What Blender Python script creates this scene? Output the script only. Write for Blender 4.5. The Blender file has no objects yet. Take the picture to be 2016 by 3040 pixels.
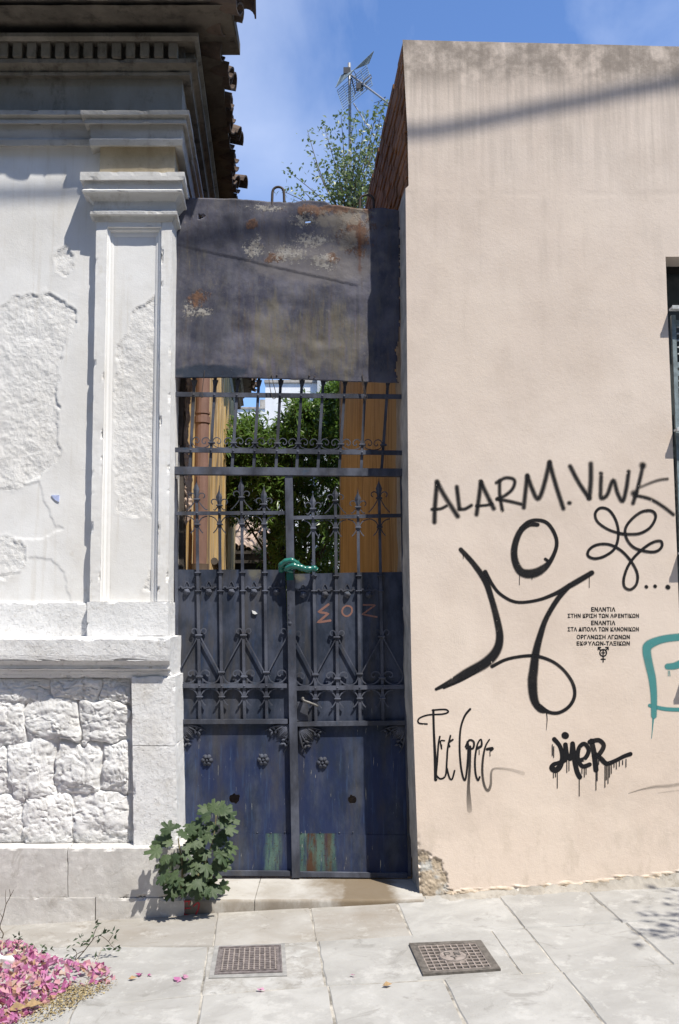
import bpy, bmesh, math, random
import numpy as np
from mathutils import Vector, Matrix, noise as mnoise
random.seed(7)
R = math.radians

# ------------------------------------------------------------------ camera, sky, sun, exposure
scene = bpy.context.scene
C = scene.collection
F = 2650.0                                   # focal length in photograph pixels (2016 x 3040)
PITCH = math.atan2(305.0, F)
CAM = Vector((0, 0, 1.6))
cam_d = bpy.data.cameras.new('camera')
cam_d.sensor_fit = 'VERTICAL'; cam_d.sensor_height = 36.0; cam_d.lens = F / 3040 * 36.0
cam_d.clip_start = 0.05; cam_d.clip_end = 2000
cam = bpy.data.objects.new('camera', cam_d); C.objects.link(cam)
cam.location = CAM; cam.rotation_euler = (math.pi / 2 + PITCH, 0, 0)
scene.camera = cam

SUN_TO = Vector((0.9, -1.0, 2.5))            # direction towards the sun
L = -SUN_TO                                  # direction the light travels, per metre of depth
sd = bpy.data.lights.new('sun', 'SUN'); sd.energy = 5.0; sd.angle = R(0.53); sd.color = (1.0, 0.945, 0.845)
so = bpy.data.objects.new('sun', sd); C.objects.link(so)
so.rotation_euler = L.to_track_quat('-Z', 'Y').to_euler(); so.location = (6, -6, 15)

world = bpy.data.worlds.new('World'); scene.world = world; world.use_nodes = True
wt = world.node_tree; wt.nodes.clear()
sky = wt.nodes.new('ShaderNodeTexSky'); sky.sky_type = 'NISHITA'; sky.sun_disc = False
sky.sun_elevation = math.atan2(2.5, math.hypot(0.9, 1.0)); sky.sun_rotation = math.atan2(0.9, -1.0)
sky.air_density = 1.0; sky.dust_density = 0.15; sky.ozone_density = 5.0; sky.altitude = 100
bg = wt.nodes.new('ShaderNodeBackground'); bg.inputs['Strength'].default_value = 0.122
wo = wt.nodes.new('ShaderNodeOutputWorld')
tc = wt.nodes.new('ShaderNodeTexCoord')
mp = wt.nodes.new('ShaderNodeMapping'); mp.inputs['Scale'].default_value = (2.2, 2.2, 1.3); mp.inputs['Location'].default_value = (0.35, 0.1, 0.2)
n1 = wt.nodes.new('ShaderNodeTexNoise'); n1.inputs['Scale'].default_value = 1.6; n1.inputs['Detail'].default_value = 7; n1.inputs['Roughness'].default_value = 0.55
n1.inputs['Distortion'].default_value = 0.3
mr = wt.nodes.new('ShaderNodeMapRange'); mr.inputs[1].default_value = 0.48; mr.inputs[2].default_value = 0.84; mr.inputs[3].default_value = 0; mr.inputs[4].default_value = 0.55
mx = wt.nodes.new('ShaderNodeMix'); mx.data_type = 'RGBA'
mx.inputs[7].default_value = (6.6, 7.2, 8.6, 1)
wt.links.new(tc.outputs['Generated'], mp.inputs[0]); wt.links.new(mp.outputs[0], n1.inputs['Vector'])
wt.links.new(n1.outputs[0], mr.inputs[0]); wt.links.new(mr.outputs[0], mx.inputs[0])
hs = wt.nodes.new('ShaderNodeHueSaturation'); hs.inputs['Saturation'].default_value = 1.08; hs.inputs['Hue'].default_value = 0.506; hs.inputs['Value'].default_value = 1.32
wt.links.new(sky.outputs[0], hs.inputs['Color']); wt.links.new(hs.outputs[0], mx.inputs[6]); wt.links.new(mx.outputs[2], bg.inputs[0]); wt.links.new(bg.outputs[0], wo.inputs[0])

vs = scene.view_settings
vs.view_transform = 'Standard'; vs.look = 'None'; vs.gamma = 1.0; vs.use_curve_mapping = False
vs.exposure = 0.45
scene.cycles.max_bounces = 5

# ------------------------------------------------------------------ geometry helpers
CP, SP = math.cos(PITCH), math.sin(PITCH)
def P(px, py, Y):
    """point of the plane y = Y that the photograph shows at this pixel"""
    u = (px - 1008) / F; v = (1520 - py) / F
    d = Vector((u, CP - v * SP, SP + v * CP))
    return CAM + d * (Y / d.y)
def Pn(px, py, Y):
    u = (np.asarray(px, float) - 1008) / F; v = (1520 - np.asarray(py, float)) / F
    dy = CP - v * SP
    t = Y / dy
    return u * t, (SP + v * CP) * t + CAM.z
GA, GB, GC = 0.010, 0.052, 0.015
def gz(x, y): return GA + GB * max(-7, min(7, x)) + GC * (max(1.5, min(6, y)) - 5.1)
def G(px, py):
    """point of the sloping pavement seen at this pixel"""
    u = (px - 1008) / F; v = (1520 - py) / F
    d = Vector((u, CP - v * SP, SP + v * CP))
    t = (GA - GC * 5.1 - CAM.z) / (d.z - GB * d.x - GC * d.y)
    return CAM + d * t
DS = -0.0755                                  # the alley runs back a little to the left
def lerp(a, b, t): return a + (b - a) * t

def roughen(bm, seg, amp, chips=0., xmin=-2.6):
    """cut long edges and push the masonry a little out of true, knocking chips off the arrises"""
    for _ in range(8):
        es = [e for e in bm.edges if e.calc_length() > seg and max(e.verts[0].co.x, e.verts[1].co.x) > xmin and min(e.verts[0].co.y, e.verts[1].co.y) < 5.7]
        if not es: break
        bmesh.ops.subdivide_edges(bm, edges=es, cuts=1, use_grid_fill=True)
    bm.normal_update()
    for v in bm.verts:
        if v.co.x < xmin or v.co.y > 5.72: continue
        c = v.co; d = mnoise.noise_vector(c * 9) * amp + mnoise.noise_vector(c * 31) * amp * .5
        if chips:
            sharp = 1 - min((a.normal.dot(b.normal) for a in v.link_faces for b in v.link_faces), default=1)
            if sharp > .5:
                k = max(0, mnoise.noise(c * 14 + Vector((3, 1, 7))) - .28) + max(0, mnoise.noise(c * 37) - .45) * .5
                d -= v.normal * k * chips
        v.co = c + d
class MB:
    def __init__(s): s.v = []; s.f = []; s.a = {}
    def add(s, verts, faces):
        o = len(s.v); s.v += [tuple(q) for q in verts]; s.f += [tuple(i + o for i in f) for f in faces]; return o
    def hexa(s, p):                             # 8 corners: front 4 then back 4
        s.add(p, [(0, 1, 2, 3), (7, 6, 5, 4), (0, 4, 5, 1), (1, 5, 6, 2), (2, 6, 7, 3), (3, 7, 4, 0)])
    def box(s, x0, x1, y0, y1, z0, z1):
        s.hexa([(x0, y0, z0), (x1, y0, z0), (x1, y0, z1), (x0, y0, z1), (x0, y1, z0), (x1, y1, z0), (x1, y1, z1), (x0, y1, z1)])
    def prism(s, pts, Yf, Yb, skew=0.0):        # px outline (any polygon) extruded in depth
        fr = [P(a, b, Yf) for a, b in pts]; bk = [q + Vector((skew * (Yb - Yf), Yb - Yf, 0)) for q in fr]
        n = len(pts)
        s.add(fr + bk, [tuple(range(n))[::-1], tuple(range(n, 2 * n))] + [(i, (i + 1) % n, n + (i + 1) % n, n + i) for i in range(n)])
    def pbox(s, x0, y0, x1, y1, Yf, Yb, skew=0.0):
        s.prism([(x0, y0), (x1, y0), (x1, y1), (x0, y1)], Yf, Yb, skew)
    def tube(s, pts, r, n=6, caps=True):
        pts = [Vector(q) for q in pts]; m = len(pts)
        rr = r if isinstance(r, (list, tuple)) else [r] * m
        t0 = (pts[1] - pts[0]).normalized(); ref = Vector((0, 0, 1)) if abs(t0.z) < .9 else Vector((1, 0, 0))
        nrm = (ref - t0 * ref.dot(t0)).normalized(); vs_ = []
        for i in range(m):
            t = (pts[min(i + 1, m - 1)] - pts[max(i - 1, 0)])
            t = t.normalized() if t.length > 1e-9 else t0
            nrm = (nrm - t * nrm.dot(t)); nrm = nrm.normalized() if nrm.length > 1e-6 else Vector((1, 0, 0))
            b = t.cross(nrm)
            for k in range(n):
                a = 2 * math.pi * k / n; vs_.append(pts[i] + (nrm * math.cos(a) + b * math.sin(a)) * rr[i])
        fs = [(i * n + k, i * n + (k + 1) % n, (i + 1) * n + (k + 1) % n, (i + 1) * n + k) for i in range(m - 1) for k in range(n)]
        if caps: fs += [tuple(range(n))[::-1], tuple(range((m - 1) * n, m * n))]
        s.add(vs_, fs)
    def tape(s, pts, Yf, depth, t_px):          # flat iron along a px path, in the plane of the gate
        q = [P(a, b, Yf) for a, b in pts]; m = len(q); w = t_px * Yf / F / 2; vs_ = []
        for i in range(m):
            d = q[min(i + 1, m - 1)] - q[max(i - 1, 0)]; d.y = 0; d = d.normalized() if d.length > 1e-9 else Vector((1, 0, 0))
            nn = Vector((-d.z, 0, d.x)) * w
            for o in (nn, -nn):
                vs_.append(q[i] + o); vs_.append(q[i] + o + Vector((0, depth, 0)))
        fs = []
        for i in range(m - 1):
            a = i * 4; b = a + 4
            fs += [(a, a + 2, b + 2, b), (a + 1, b + 1, b + 3, a + 3), (a, b, b + 1, a + 1), (a + 2, a + 3, b + 3, b + 2)]
        fs += [(0, 1, 3, 2), ((m - 1) * 4, (m - 1) * 4 + 2, (m - 1) * 4 + 3, (m - 1) * 4 + 1)]
        s.add(vs_, fs)
    def polar(s, c, R_, hfun, nr=5, na=30, flip=Vector((0, -1, 0))):  # domed disc facing -y
        vs_ = [c + flip * hfun(0, 0)[1]]
        for i in range(1, nr + 1):
            for k in range(na):
                a = 2 * math.pi * k / na; rad, h = hfun(i / nr, a)
                vs_.append(c + Vector((math.cos(a) * rad * R_, 0, math.sin(a) * rad * R_)) + flip * h)
        fs = [(0, 1 + k, 1 + (k + 1) % na) for k in range(na)]
        for i in range(nr - 1):
            for k in range(na):
                a = 1 + i * na; fs.append((a + k, a + na + k, a + na + (k + 1) % na, a + (k + 1) % na))
        s.add(vs_, fs)
    def build(s, name, m, parent=None, smooth=False, origin=None, fix=True, rough=None, **props):
        me = bpy.data.meshes.new(name)
        vv = s.v
        if origin is not None:
            o_ = Vector(origin); vv = [(a - o_.x, b - o_.y, c - o_.z) for a, b, c in vv]
        me.from_pydata(vv, [], s.f)
        if fix:
            bm = bmesh.new(); bm.from_mesh(me); bmesh.ops.recalc_face_normals(bm, faces=bm.faces)
            if rough: roughen(bm, *rough)
            bm.to_mesh(me); bm.free()
        for k, dat in s.a.items():
            at = me.attributes.new(k, 'FLOAT', 'POINT'); at.data.foreach_set('value', np.asarray(dat, np.float32))
        if smooth: me.polygons.foreach_set('use_smooth', [True] * len(me.polygons))
        if m is not None: me.materials.append(m)
        return link(name, me, parent, origin, **props)

def link(name, me, parent=None, origin=None, **props):
    o = bpy.data.objects.new(name, me); C.objects.link(o)
    if origin is not None: o.location = origin
    if parent is not None: attach(o, parent)
    for k, v in props.items(): o[k] = v
    return o
def wloc(o):
    p = Vector(o.location)
    while o.parent is not None:
        o = o.parent; p += Vector(o.location)
    return p
def attach(o, parent):                          # parents carry locations only
    o.parent = parent; o.location = Vector(o.location) - wloc(parent)
def thing(name, label, cat, loc=(0, 0, 0), group=None):
    o = bpy.data.objects.new(name, None); C.objects.link(o); o.location = loc; o.empty_display_size = .1
    o['label'] = label; o['category'] = cat
    if group: o['group'] = group
    return o
def tag(o, label, cat, group=None):
    o['label'] = label; o['category'] = cat
    if group: o['group'] = group
    return o
def smoothpath(pts, n=5, closed=False):         # Catmull-Rom
    out = []; m = len(pts); rng = range(m if closed else m - 1)
    g = (lambda i: pts[i % m]) if closed else (lambda i: pts[max(0, min(m - 1, i))])
    for i in rng:
        p0, p1, p2, p3 = g(i - 1), g(i), g(i + 1), g(i + 2)
        for k in range(n):
            t = k / n
            out.append(tuple(0.5 * (2 * b + (c - a) * t + (2 * a - 5 * b + 4 * c - d) * t * t + (3 * b - a - 3 * c + d) * t ** 3) for a, b, c, d in zip(p0, p1, p2, p3)))
    if not closed: out.append(tuple(pts[-1]))
    return out

_tabs = {}
def vnoise(x, y, seed=0):
    if seed not in _tabs: _tabs[seed] = np.random.RandomState(seed).rand(256, 256)
    T = _tabs[seed]; x = np.asarray(x, float); y = np.asarray(y, float)
    ix = np.floor(x).astype(int); iy = np.floor(y).astype(int); fx = x - ix; fy = y - iy
    fx = fx * fx * (3 - 2 * fx); fy = fy * fy * (3 - 2 * fy)
    a = T[ix % 256, iy % 256]; b = T[(ix + 1) % 256, iy % 256]; c = T[ix % 256, (iy + 1) % 256]; d = T[(ix + 1) % 256, (iy + 1) % 256]
    return (a * (1 - fx) + b * fx) * (1 - fy) + (c * (1 - fx) + d * fx) * fy
def fbm(x, y, seed=0, o=4, g=.5):
    s = 0; amp = 1; tot = 0
    for k in range(o):
        s = s + vnoise(np.asarray(x) * 2 ** k + 13.7 * k, np.asarray(y) * 2 ** k + 7.1 * k, seed + k) * amp; tot += amp; amp *= g
    return s / tot
def sdist(x, y, poly):                          # + inside, - outside, pixels
    d = np.full(x.shape, 1e9); ins = np.zeros(x.shape, bool); n = len(poly)
    for i in range(n):
        ax, ay = poly[i]; bx, by = poly[(i + 1) % n]
        ex, ey = bx - ax, by - ay; t = np.clip(((x - ax) * ex + (y - ay) * ey) / (ex * ex + ey * ey + 1e-9), 0, 1)
        d = np.minimum(d, np.hypot(x - ax - t * ex, y - ay - t * ey))
        c = ((ay > y) != (by > y)) & (x < (bx - ax) * (y - ay) / (by - ay + 1e-12) + ax); ins ^= c
    return np.where(ins, d, -d)
def sstep(a, b, x): t = np.clip((x - a) / (b - a), 0, 1); return t * t * (3 - 2 * t)
def gridmesh(name, X, Y, Z, m, parent=None, keep=None, attrs=None, smooth=True, **props):
    n, k = X.shape
    me = bpy.data.meshes.new(name)
    v = np.stack([X, Y, Z], -1).reshape(-1, 3)
    idx = np.arange(n * k).reshape(n, k)
    q = np.stack([idx[:-1, :-1], idx[1:, :-1], idx[1:, 1:], idx[:-1, 1:]], -1)
    q = q[keep] if keep is not None else q.reshape(-1, 4)
    me.from_pydata(v.tolist(), [], q.tolist())
    for kk, dat in (attrs or {}).items():
        at = me.attributes.new(kk, 'FLOAT', 'POINT'); at.data.foreach_set('value', np.asarray(dat, np.float32).ravel())
    if smooth: me.polygons.foreach_set('use_smooth', [True] * len(me.polygons))
    me.materials.append(m)
    return link(name, me, parent, **props)

# ------------------------------------------------------------------ material helpers
class NT:
    def __init__(s, name):
        s.m = bpy.data.materials.new(name); s.m.use_nodes = True; s.t = s.m.node_tree; s.t.nodes.clear()
        s.out = s.n('ShaderNodeOutputMaterial'); s.b = s.n('ShaderNodeBsdfPrincipled'); s.l(s.b.outputs[0], s.out.inputs[0])
        s.pos = s.n('ShaderNodeNewGeometry').outputs['Position']
    def n(s, t, **k):
        q = s.t.nodes.new(t)
        for a, b in k.items(): setattr(q, a, b)
        return q
    def l(s, a, b): s.t.links.new(a, b)
    def put(s, sock, v):
        if hasattr(v, 'is_output'): s.l(v, sock)
        elif isinstance(v, (tuple, list)) and len(v) == 3 and sock.type == 'RGBA': sock.default_value = (*v, 1)
        else: sock.default_value = v
    def noise(s, scale, detail=5, rough=.55, stretch=None, off=(0, 0, 0), dist=0, vec=None):
        v = vec or s.pos
        mpn = s.n('ShaderNodeMapping'); s.l(v, mpn.inputs[0]); mpn.inputs['Scale'].default_value = stretch or (1, 1, 1); mpn.inputs['Location'].default_value = off
        q = s.n('ShaderNodeTexNoise'); s.l(mpn.outputs[0], q.inputs['Vector'])
        q.inputs['Scale'].default_value = scale; q.inputs['Detail'].default_value = min(detail, 6); q.inputs['Roughness'].default_value = rough; q.inputs['Distortion'].default_value = dist
        return q.outputs[0]
    def vor(s, scale, feat='F1', stretch=None):
        mpn = s.n('ShaderNodeMapping'); s.l(s.pos, mpn.inputs[0]); mpn.inputs['Scale'].default_value = stretch or (1, 1, 1)
        q = s.n('ShaderNodeTexVoronoi', feature=feat); s.l(mpn.outputs[0], q.inputs['Vector']); q.inputs['Scale'].default_value = scale
        return q.outputs[0]
    def step(s, v, a, b, lo=0., hi=1.):
        q = s.n('ShaderNodeMapRange', interpolation_type='SMOOTHSTEP'); s.put(q.inputs[0], v)
        for i, x in enumerate((a, b, lo, hi)): q.inputs[i + 1].default_value = x
        return q.outputs[0]
    def math(s, op, a, b=0., c=None):
        q = s.n('ShaderNodeMath', operation=op); s.put(q.inputs[0], a); s.put(q.inputs[1], b)
        if c is not None: s.put(q.inputs[2], c)
        return q.outputs[0]
    def mul(s, *a):
        r = a[0]
        for b in a[1:]: r = s.math('MULTIPLY', r, b)
        return r
    def mix(s, f, a, b, blend='MIX'):
        q = s.n('ShaderNodeMix', data_type='RGBA', blend_type=blend); s.put(q.inputs[0], f); s.put(q.inputs[6], a); s.put(q.inputs[7], b)
        return q.outputs[2]
    def attr(s, name):
        q = s.n('ShaderNodeAttribute', attribute_name=name); return q.outputs['Fac']
    def rnd(s): return s.n('ShaderNodeObjectInfo').outputs['Random']
    def axis(s, i):
        q = s.n('ShaderNodeSeparateXYZ'); s.l(s.pos, q.inputs[0]); return q.outputs[i]
    def blob(s, px, py, Y, rx, ry, wob=.5, wscale=9, soft=.35, off=(0, 0, 0)):
        """stain of its own ragged shape centred where this pixel lies on the wall"""
        c = P(px, py, Y); k = Y / F
        q = s.n('ShaderNodeVectorMath', operation='SUBTRACT'); s.l(s.pos, q.inputs[0]); q.inputs[1].default_value = c
        q2 = s.n('ShaderNodeVectorMath', operation='MULTIPLY'); s.l(q.outputs[0], q2.inputs[0]); q2.inputs[1].default_value = (1 / (rx * k), 0, 1 / (ry * k))
        q3 = s.n('ShaderNodeVectorMath', operation='LENGTH'); s.l(q2.outputs[0], q3.inputs[0])
        w = s.math('MULTIPLY_ADD', s.noise(wscale, 6, .65, off=off), 2 * wob, -wob)
        d = s.math('ADD', q3.outputs['Value'], w)
        return s.step(d, 1.0, 1.0 - soft)
    def bump(s, h, strength=.3, dist=.01, prev=None):
        q = s.n('ShaderNodeBump'); q.inputs['Strength'].default_value = strength; q.inputs['Distance'].default_value = dist
        s.put(q.inputs['Height'], h)
        if prev is not None: s.l(prev, q.inputs['Normal'])
        return q.outputs[0]
    def done(s, col, rough=.7, norm=None, metal=0., spec=None):
        s.put(s.b.inputs['Base Color'], col); s.put(s.b.inputs['Roughness'], rough); s.put(s.b.inputs['Metallic'], metal)
        if spec is not None: s.b.inputs['Specular IOR Level'].default_value = spec
        if norm is not None: s.l(norm, s.b.inputs['Normal'])
        return s.m

def simple(name, col, rough=.6, var=.25, scale=12, bump=.2, bd=.004, metal=0., stretch=None, spec=None):
    t = NT(name); nz = t.noise(scale, 5, .6, stretch)
    dk = tuple(c * (1 - var) for c in col); lt = tuple(min(1, c * (1 + var)) for c in col)
    return t.done(t.mix(t.step(nz, .3, .7), dk, lt), rough, t.bump(t.noise(scale * 6, 4, .6), bump, bd), metal, spec)

M = {}
def plaster_white():
    t = NT('white_plaster'); pe = t.attr('peel')
    big = t.noise(1.6, 5, .6); mid = t.noise(9, 5, .6); streak = t.noise(5, 5, .6, (5, 5, .35))
    c = t.mix(t.step(big, .35, .7), (.70, .69, .67), (.79, .79, .785))
    c = t.mix(t.mul(t.step(t.noise(2.4, 6, .68, off=(5, 2, 7)), .50, .66), t.step(t.axis(2), 3.3, 1.8, .25, .8), .55), c, (.58, .55, .505))
    c = t.mix(t.mul(t.step(streak, .52, .75), .35), c, (.55, .51, .44))
    c = t.mix(t.mul(t.step(mid, .62, .78), .35), c, (.50, .45, .36))
    spk = t.step(t.noise(55, 3, .7), .66, .74)
    c = t.mix(t.mul(spk, t.math('MULTIPLY_ADD', pe, .35, .10)), c, (.34, .32, .29))
    c = t.mix(t.mul(pe, .35), c, (.70, .685, .66))
    fine = t.noise(120, 4, .7); h = t.math('MULTIPLY_ADD', fine, .5, t.math('MULTIPLY', t.noise(30, 5, .65), 1.0))
    nb = t.bump(t.mul(h, t.math('MULTIPLY_ADD', pe, 1.0, .35)), .5, .006)
    return t.done(c, .85, nb, spec=.2)
def stone_white(name='white_painted_stone', tint=(1, 1, 1)):
    t = NT(name)
    big = t.noise(3, 5, .6); c = t.mix(t.step(big, .3, .7), tuple(.66 * q for q in tint), tuple(.78 * q for q in tint))
    dirt = t.noise(16, 6, .7); c = t.mix(t.mul(t.step(dirt, .55, .75), .45), c, (.46, .42, .36))
    c = t.mix(t.step(t.noise(60, 3, .7), .68, .76, 0, .5), c, (.3, .28, .25))
    c = t.mix(t.step(t.noise(24, 8, .78, off=(4, 4, 2)), .59, .68, 0, .6), c, (.34, .31, .26))
    c = t.mix(t.step(t.noise(2.2, 7, .7, (1, 1, 1.4), off=(1, 6, 2)), .5, .7, 0, .35), c, (.52, .485, .43))
    hh = t.math('MULTIPLY_ADD', t.noise(28, 9, .75), 1., t.mul(t.step(t.noise(48, 5, .7, off=(2, 2, 2)), .56, .68), -.4))
    return t.done(c, .9, t.bump(hh, .7, .010), spec=.12)
def marble(name, a, b, stain, sc=4., streak=(1, 1, 1), amt=.5):
    t = NT(name); r = t.rnd()
    nz = t.noise(sc, 7, .65, streak, dist=.6); c = t.mix(t.step(nz, .3, .7), a, b)
    c = t.mix(t.mul(t.step(t.noise(sc * .45, 6, .62), .48, .72), amt), c, stain)
    c = t.mix(t.math('MULTIPLY_ADD', r, .30, 0.), c, tuple(q * .72 for q in a))
    c = t.mix(t.mul(t.step(t.noise(sc * 2.2, 8, .74, off=(3, 8, 1)), .52, .66), .55), c, tuple(min(1, q * 1.16) for q in b))
    c = t.mix(t.mul(t.step(t.noise(sc * 1.3, 8, .7, off=(9, 1, 4), dist=1.), .56, .68), .45), c, tuple(q * .7 for q in stain))
    c = t.mix(t.step(t.noise(70, 3, .75), .70, .78, 0, .55), c, (.12, .11, .10))
    c = t.mix(t.step(t.noise(26, 5, .75), .60, .74, 0, .35), c, (.22, .20, .17))
    hh = t.math('MULTIPLY_ADD', t.noise(26, 8, .75), 1., t.mul(t.step(t.noise(60, 4, .7, off=(2, 2, 2)), .60, .70), -.35))
    return t.done(c, .8, t.bump(hh, .45, .006), spec=.2)
def gate_paint(name, tint=(.040, .043, .068), rust=.35, grime=.5):
    t = NT(name)
    nz = t.noise(7, 6, .65, (1, 1, .5)); c = t.mix(t.step(nz, .35, .68), tuple(q * .6 for q in tint), tuple(q * 1.45 for q in tint))
    c = t.mix(t.mul(t.step(t.noise(4.5, 6, .6, (2, 1, .35), (3, 0, 1)), .5, .72), grime), c, (.075, .068, .060))
    c = t.mix(t.mul(t.step(t.noise(11, 6, .7, off=(5, 2, 1)), .6, .72), .55), c, (.030, .075, .13))
    c = t.mix(t.mul(t.step(t.noise(60, 4, .75, off=(1, 7, 3)), .66, .72), rust), c, (.16, .075, .035))
    c = t.mix(t.step(t.noise(95, 3, .7, off=(9, 2, 3)), .73, .76, 0, .5), c, (.30, .30, .30))
    return t.done(c, t.step(nz, .3, .7, .48, .66), t.bump(t.noise(50, 5, .7), .25, .003), .0, spec=.08)
M['plaster'] = plaster_white()
M['stone'] = stone_white()
M['ash'] = marble('marble_plinth', (.50, .485, .465), (.63, .615, .595), (.42, .385, .34), 5, (1, 1, .6), .5)
M['kerb'] = marble('marble_strip', (.30, .28, .25), (.38, .365, .34), (.225, .185, .14), 3.5, (.5, 1, 1), .6)
M['slab'] = marble('marble_paving', (.315, .308, .292), (.405, .398, .380), (.24, .228, .206), 3.0, (1, 1.3, 1), .55)
M['patch'] = marble('concrete_patch', (.28, .265, .24), (.42, .415, .40), (.21, .20, .18), 9, (1, 1, 1), .6)
M['step'] = marble('doorstep_marble', (.40, .37, .335), (.52, .50, .475), (.20, .155, .10), 4.5, (1, 1, 1), .55)
M['grout'] = simple('mortar_joint', (.30, .28, .245), .95, .6, 9, .6, .008)
M['iron'] = gate_paint('gate_iron_paint', (.076, .083, .108))
M['panel'] = gate_paint('gate_panel_paint', (.042, .046, .085), .2, .45)
M['iron_dark'] = simple('dark_rusty_iron', (.05, .036, .03), .7, .4, 30, .4)
M['brick'] = None
def peach():
    t = NT('peach_render'); z = t.axis(2); brk = t.attr('brk')
    big = t.noise(1.1, 5, .6); c = t.mix(t.step(big, .3, .7), (.67, .57, .492), (.73, .635, .558))
    low = t.step(z, 2.4, .4); c = t.mix(t.mul(low, .45), c, (.745, .615, .505))
    c = t.mix(t.mul(t.step(t.noise(2.6, 8, .7, off=(6, 1, 3)), .48, .68), .28), c, (.52, .435, .365))
    c = t.mix(t.mul(t.step(t.noise(1.7, 7, .62, (1, 1, .7), (2, 9, 5)), .52, .60), .22), c, (.78, .68, .585))
    c = t.mix(t.mul(t.step(z, .75, .1), t.step(t.noise(7, 7, .72, (1.5, 1, .8), (1, 3, 8)), .46, .66), .4), c, (.46, .39, .31))
    st = t.noise(9, 6, .6, (4, 1, .16)); top = t.step(z, 3.9, 5.0)
    c = t.mix(t.mul(top, t.step(st, .36, .66), .42), c, (.36, .32, .28))
    edge = t.step(z, 4.78, 5.0); c = t.mix(t.mul(edge, t.step(t.noise(6, 6, .7), .3, .62), .75), c, (.20, .17, .145))
    mid = t.mul(t.step(z, 2.6, 4.2), t.step(t.noise(5, 6, .65, (2.5, 1, .3), (4, 1, 2)), .5, .75), .28)
    c = t.mix(mid, c, (.36, .31, .265))
    c = t.mix(t.step(t.noise(55, 4, .7), .66, .74, 0, .35), c, (.34, .28, .23))
    g = t.mix(t.step(t.noise(18, 6, .75), .35, .62), (.36, .295, .22), (.54, .45, .345))
    g = t.mix(t.step(t.noise(9, 4, .6), .5, .62), g, (.52, .51, .48))
    c = t.mix(brk, c, g)
    h = t.math('MULTIPLY_ADD', t.noise(52, 4, .65), .8, t.mul(t.noise(140, 4, .7), .6))
    h = t.math('MULTIPLY_ADD', t.noise(48, 6, .8), t.mul(brk, 1.7), h)
    return t.done(c, .9, t.bump(h, .36, .004), spec=.15)
M['peach'] = peach()
M['reveal'] = simple('grey_reveal_render', (.36, .335, .30), .9, .25, 8, .5, .006)
def brickm():
    t = NT('red_brick'); c = t.mix(t.rnd(), (.21, .105, .055), (.33, .17, .092))
    c = t.mix(t.step(t.noise(14, 6, .7), .5, .75, 0, .6), c, (.11, .075, .055))
    return t.done(c, .9, t.bump(t.noise(50, 5, .7), .5, .006), spec=.15)
M['brick'] = brickm()
def ochre(name, a, b, drip, grey=0.0):
    t = NT(name)
    c = t.mix(t.step(t.noise(3, 5, .6, (1, 1, .5)), .3, .7), a, b)
    v = t.noise(8, 6, .6, (1, 2.2, .12)); c = t.mix(t.mul(t.step(v, .47, .62), .8), c, drip)
    c = t.mix(t.step(t.noise(5, 6, .7, (1, 2, .25), (2, 4, 1)), .56, .66, 0, .75), c, (.56, .44, .26))
    if grey: c = t.mix(t.mul(t.step(t.noise(3.2, 6, .6, (1, 1.6, .15), (7, 1, 3)), .50, .56), grey), c, (.16, .13, .11))
    c = t.mix(t.step(t.noise(40, 4, .7), .66, .72, 0, .5), c, (.12, .08, .045))
    return t.done(c, .9, t.bump(t.noise(25, 6, .7, (1, 1, .3)), .6, .008), spec=.15)
M['ochre_l'] = ochre('ochre_limewash_weathered', (.60, .38, .14), (.66, .46, .20), (.74, .61, .41), .8)
M['ochre_r'] = ochre('ochre_limewash_stained', (.40, .275, .145), (.49, .35, .20), (.25, .165, .10))
def grime(name, a, b, dk, amt=.6, stretch=(1, 1, .6)):
    t = NT(name); c = t.mix(t.step(t.noise(4, 6, .65, stretch), .3, .7), a, b)
    c = t.mix(t.step(t.noise(9, 7, .7, (1, 1, .5), (3, 3, 3)), .5, .7, 0, amt), c, dk)
    c = t.mix(t.step(t.noise(60, 4, .7), .64, .72, 0, .5), c, tuple(q * .5 for q in dk))
    return t.done(c, .9, t.bump(t.noise(30, 6, .7), .5, .007), spec=.15)
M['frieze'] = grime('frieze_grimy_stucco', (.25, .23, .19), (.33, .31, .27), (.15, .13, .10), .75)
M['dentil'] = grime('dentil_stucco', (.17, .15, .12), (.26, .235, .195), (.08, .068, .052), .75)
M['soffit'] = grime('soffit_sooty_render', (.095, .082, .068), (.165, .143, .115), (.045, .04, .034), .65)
M['mould'] = grime('moulding_white_grimy', (.35, .335, .305), (.48, .465, .435), (.26, .235, .20), .75, (.6, 1, 2.0))
M['cap'] = grime('capital_white_paint', (.54, .535, .52), (.66, .655, .64), (.32, .295, .25), .5, (.6, 1, 2.5))
M['neck'] = grime('neck_yellow_stucco', (.40, .33, .22), (.54, .46, .33), (.30, .25, .18), .45)
M['tile'] = grime('terracotta_old', (.085, .062, .050), (.155, .115, .090), (.04, .036, .033), .6)
M['timber'] = simple('dark_timber', (.06, .05, .043), .85, .4, 12, .5, .006, stretch=(1, 1, .2))
M['rubble'] = grime('broken_masonry', (.40, .29, .23), (.56, .44, .37), (.14, .10, .08), .7)
M['white_wall'] = grime('far_white_render', (.74, .75, .76), (.82, .82, .82), (.62, .62, .62), .3)
M['cement'] = grime('grey_cement_mortar', (.27, .25, .22), (.38, .355, .315), (.17, .15, .12), .7, (1, 1, 1))
M['dark'] = simple('dark_void', (.018, .017, .016), .9, .3, 5)
M['blue_steel'] = simple('blue_grey_painted_steel', (.20, .25, .27), .5, .25, 30, .2)
M['pale_steel'] = simple('pale_grey_steel', (.45, .47, .48), .5, .2, 30, .2)
M['asphalt'] = simple('asphalt', (.10, .098, .095), .9, .3, 30, .5)
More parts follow.
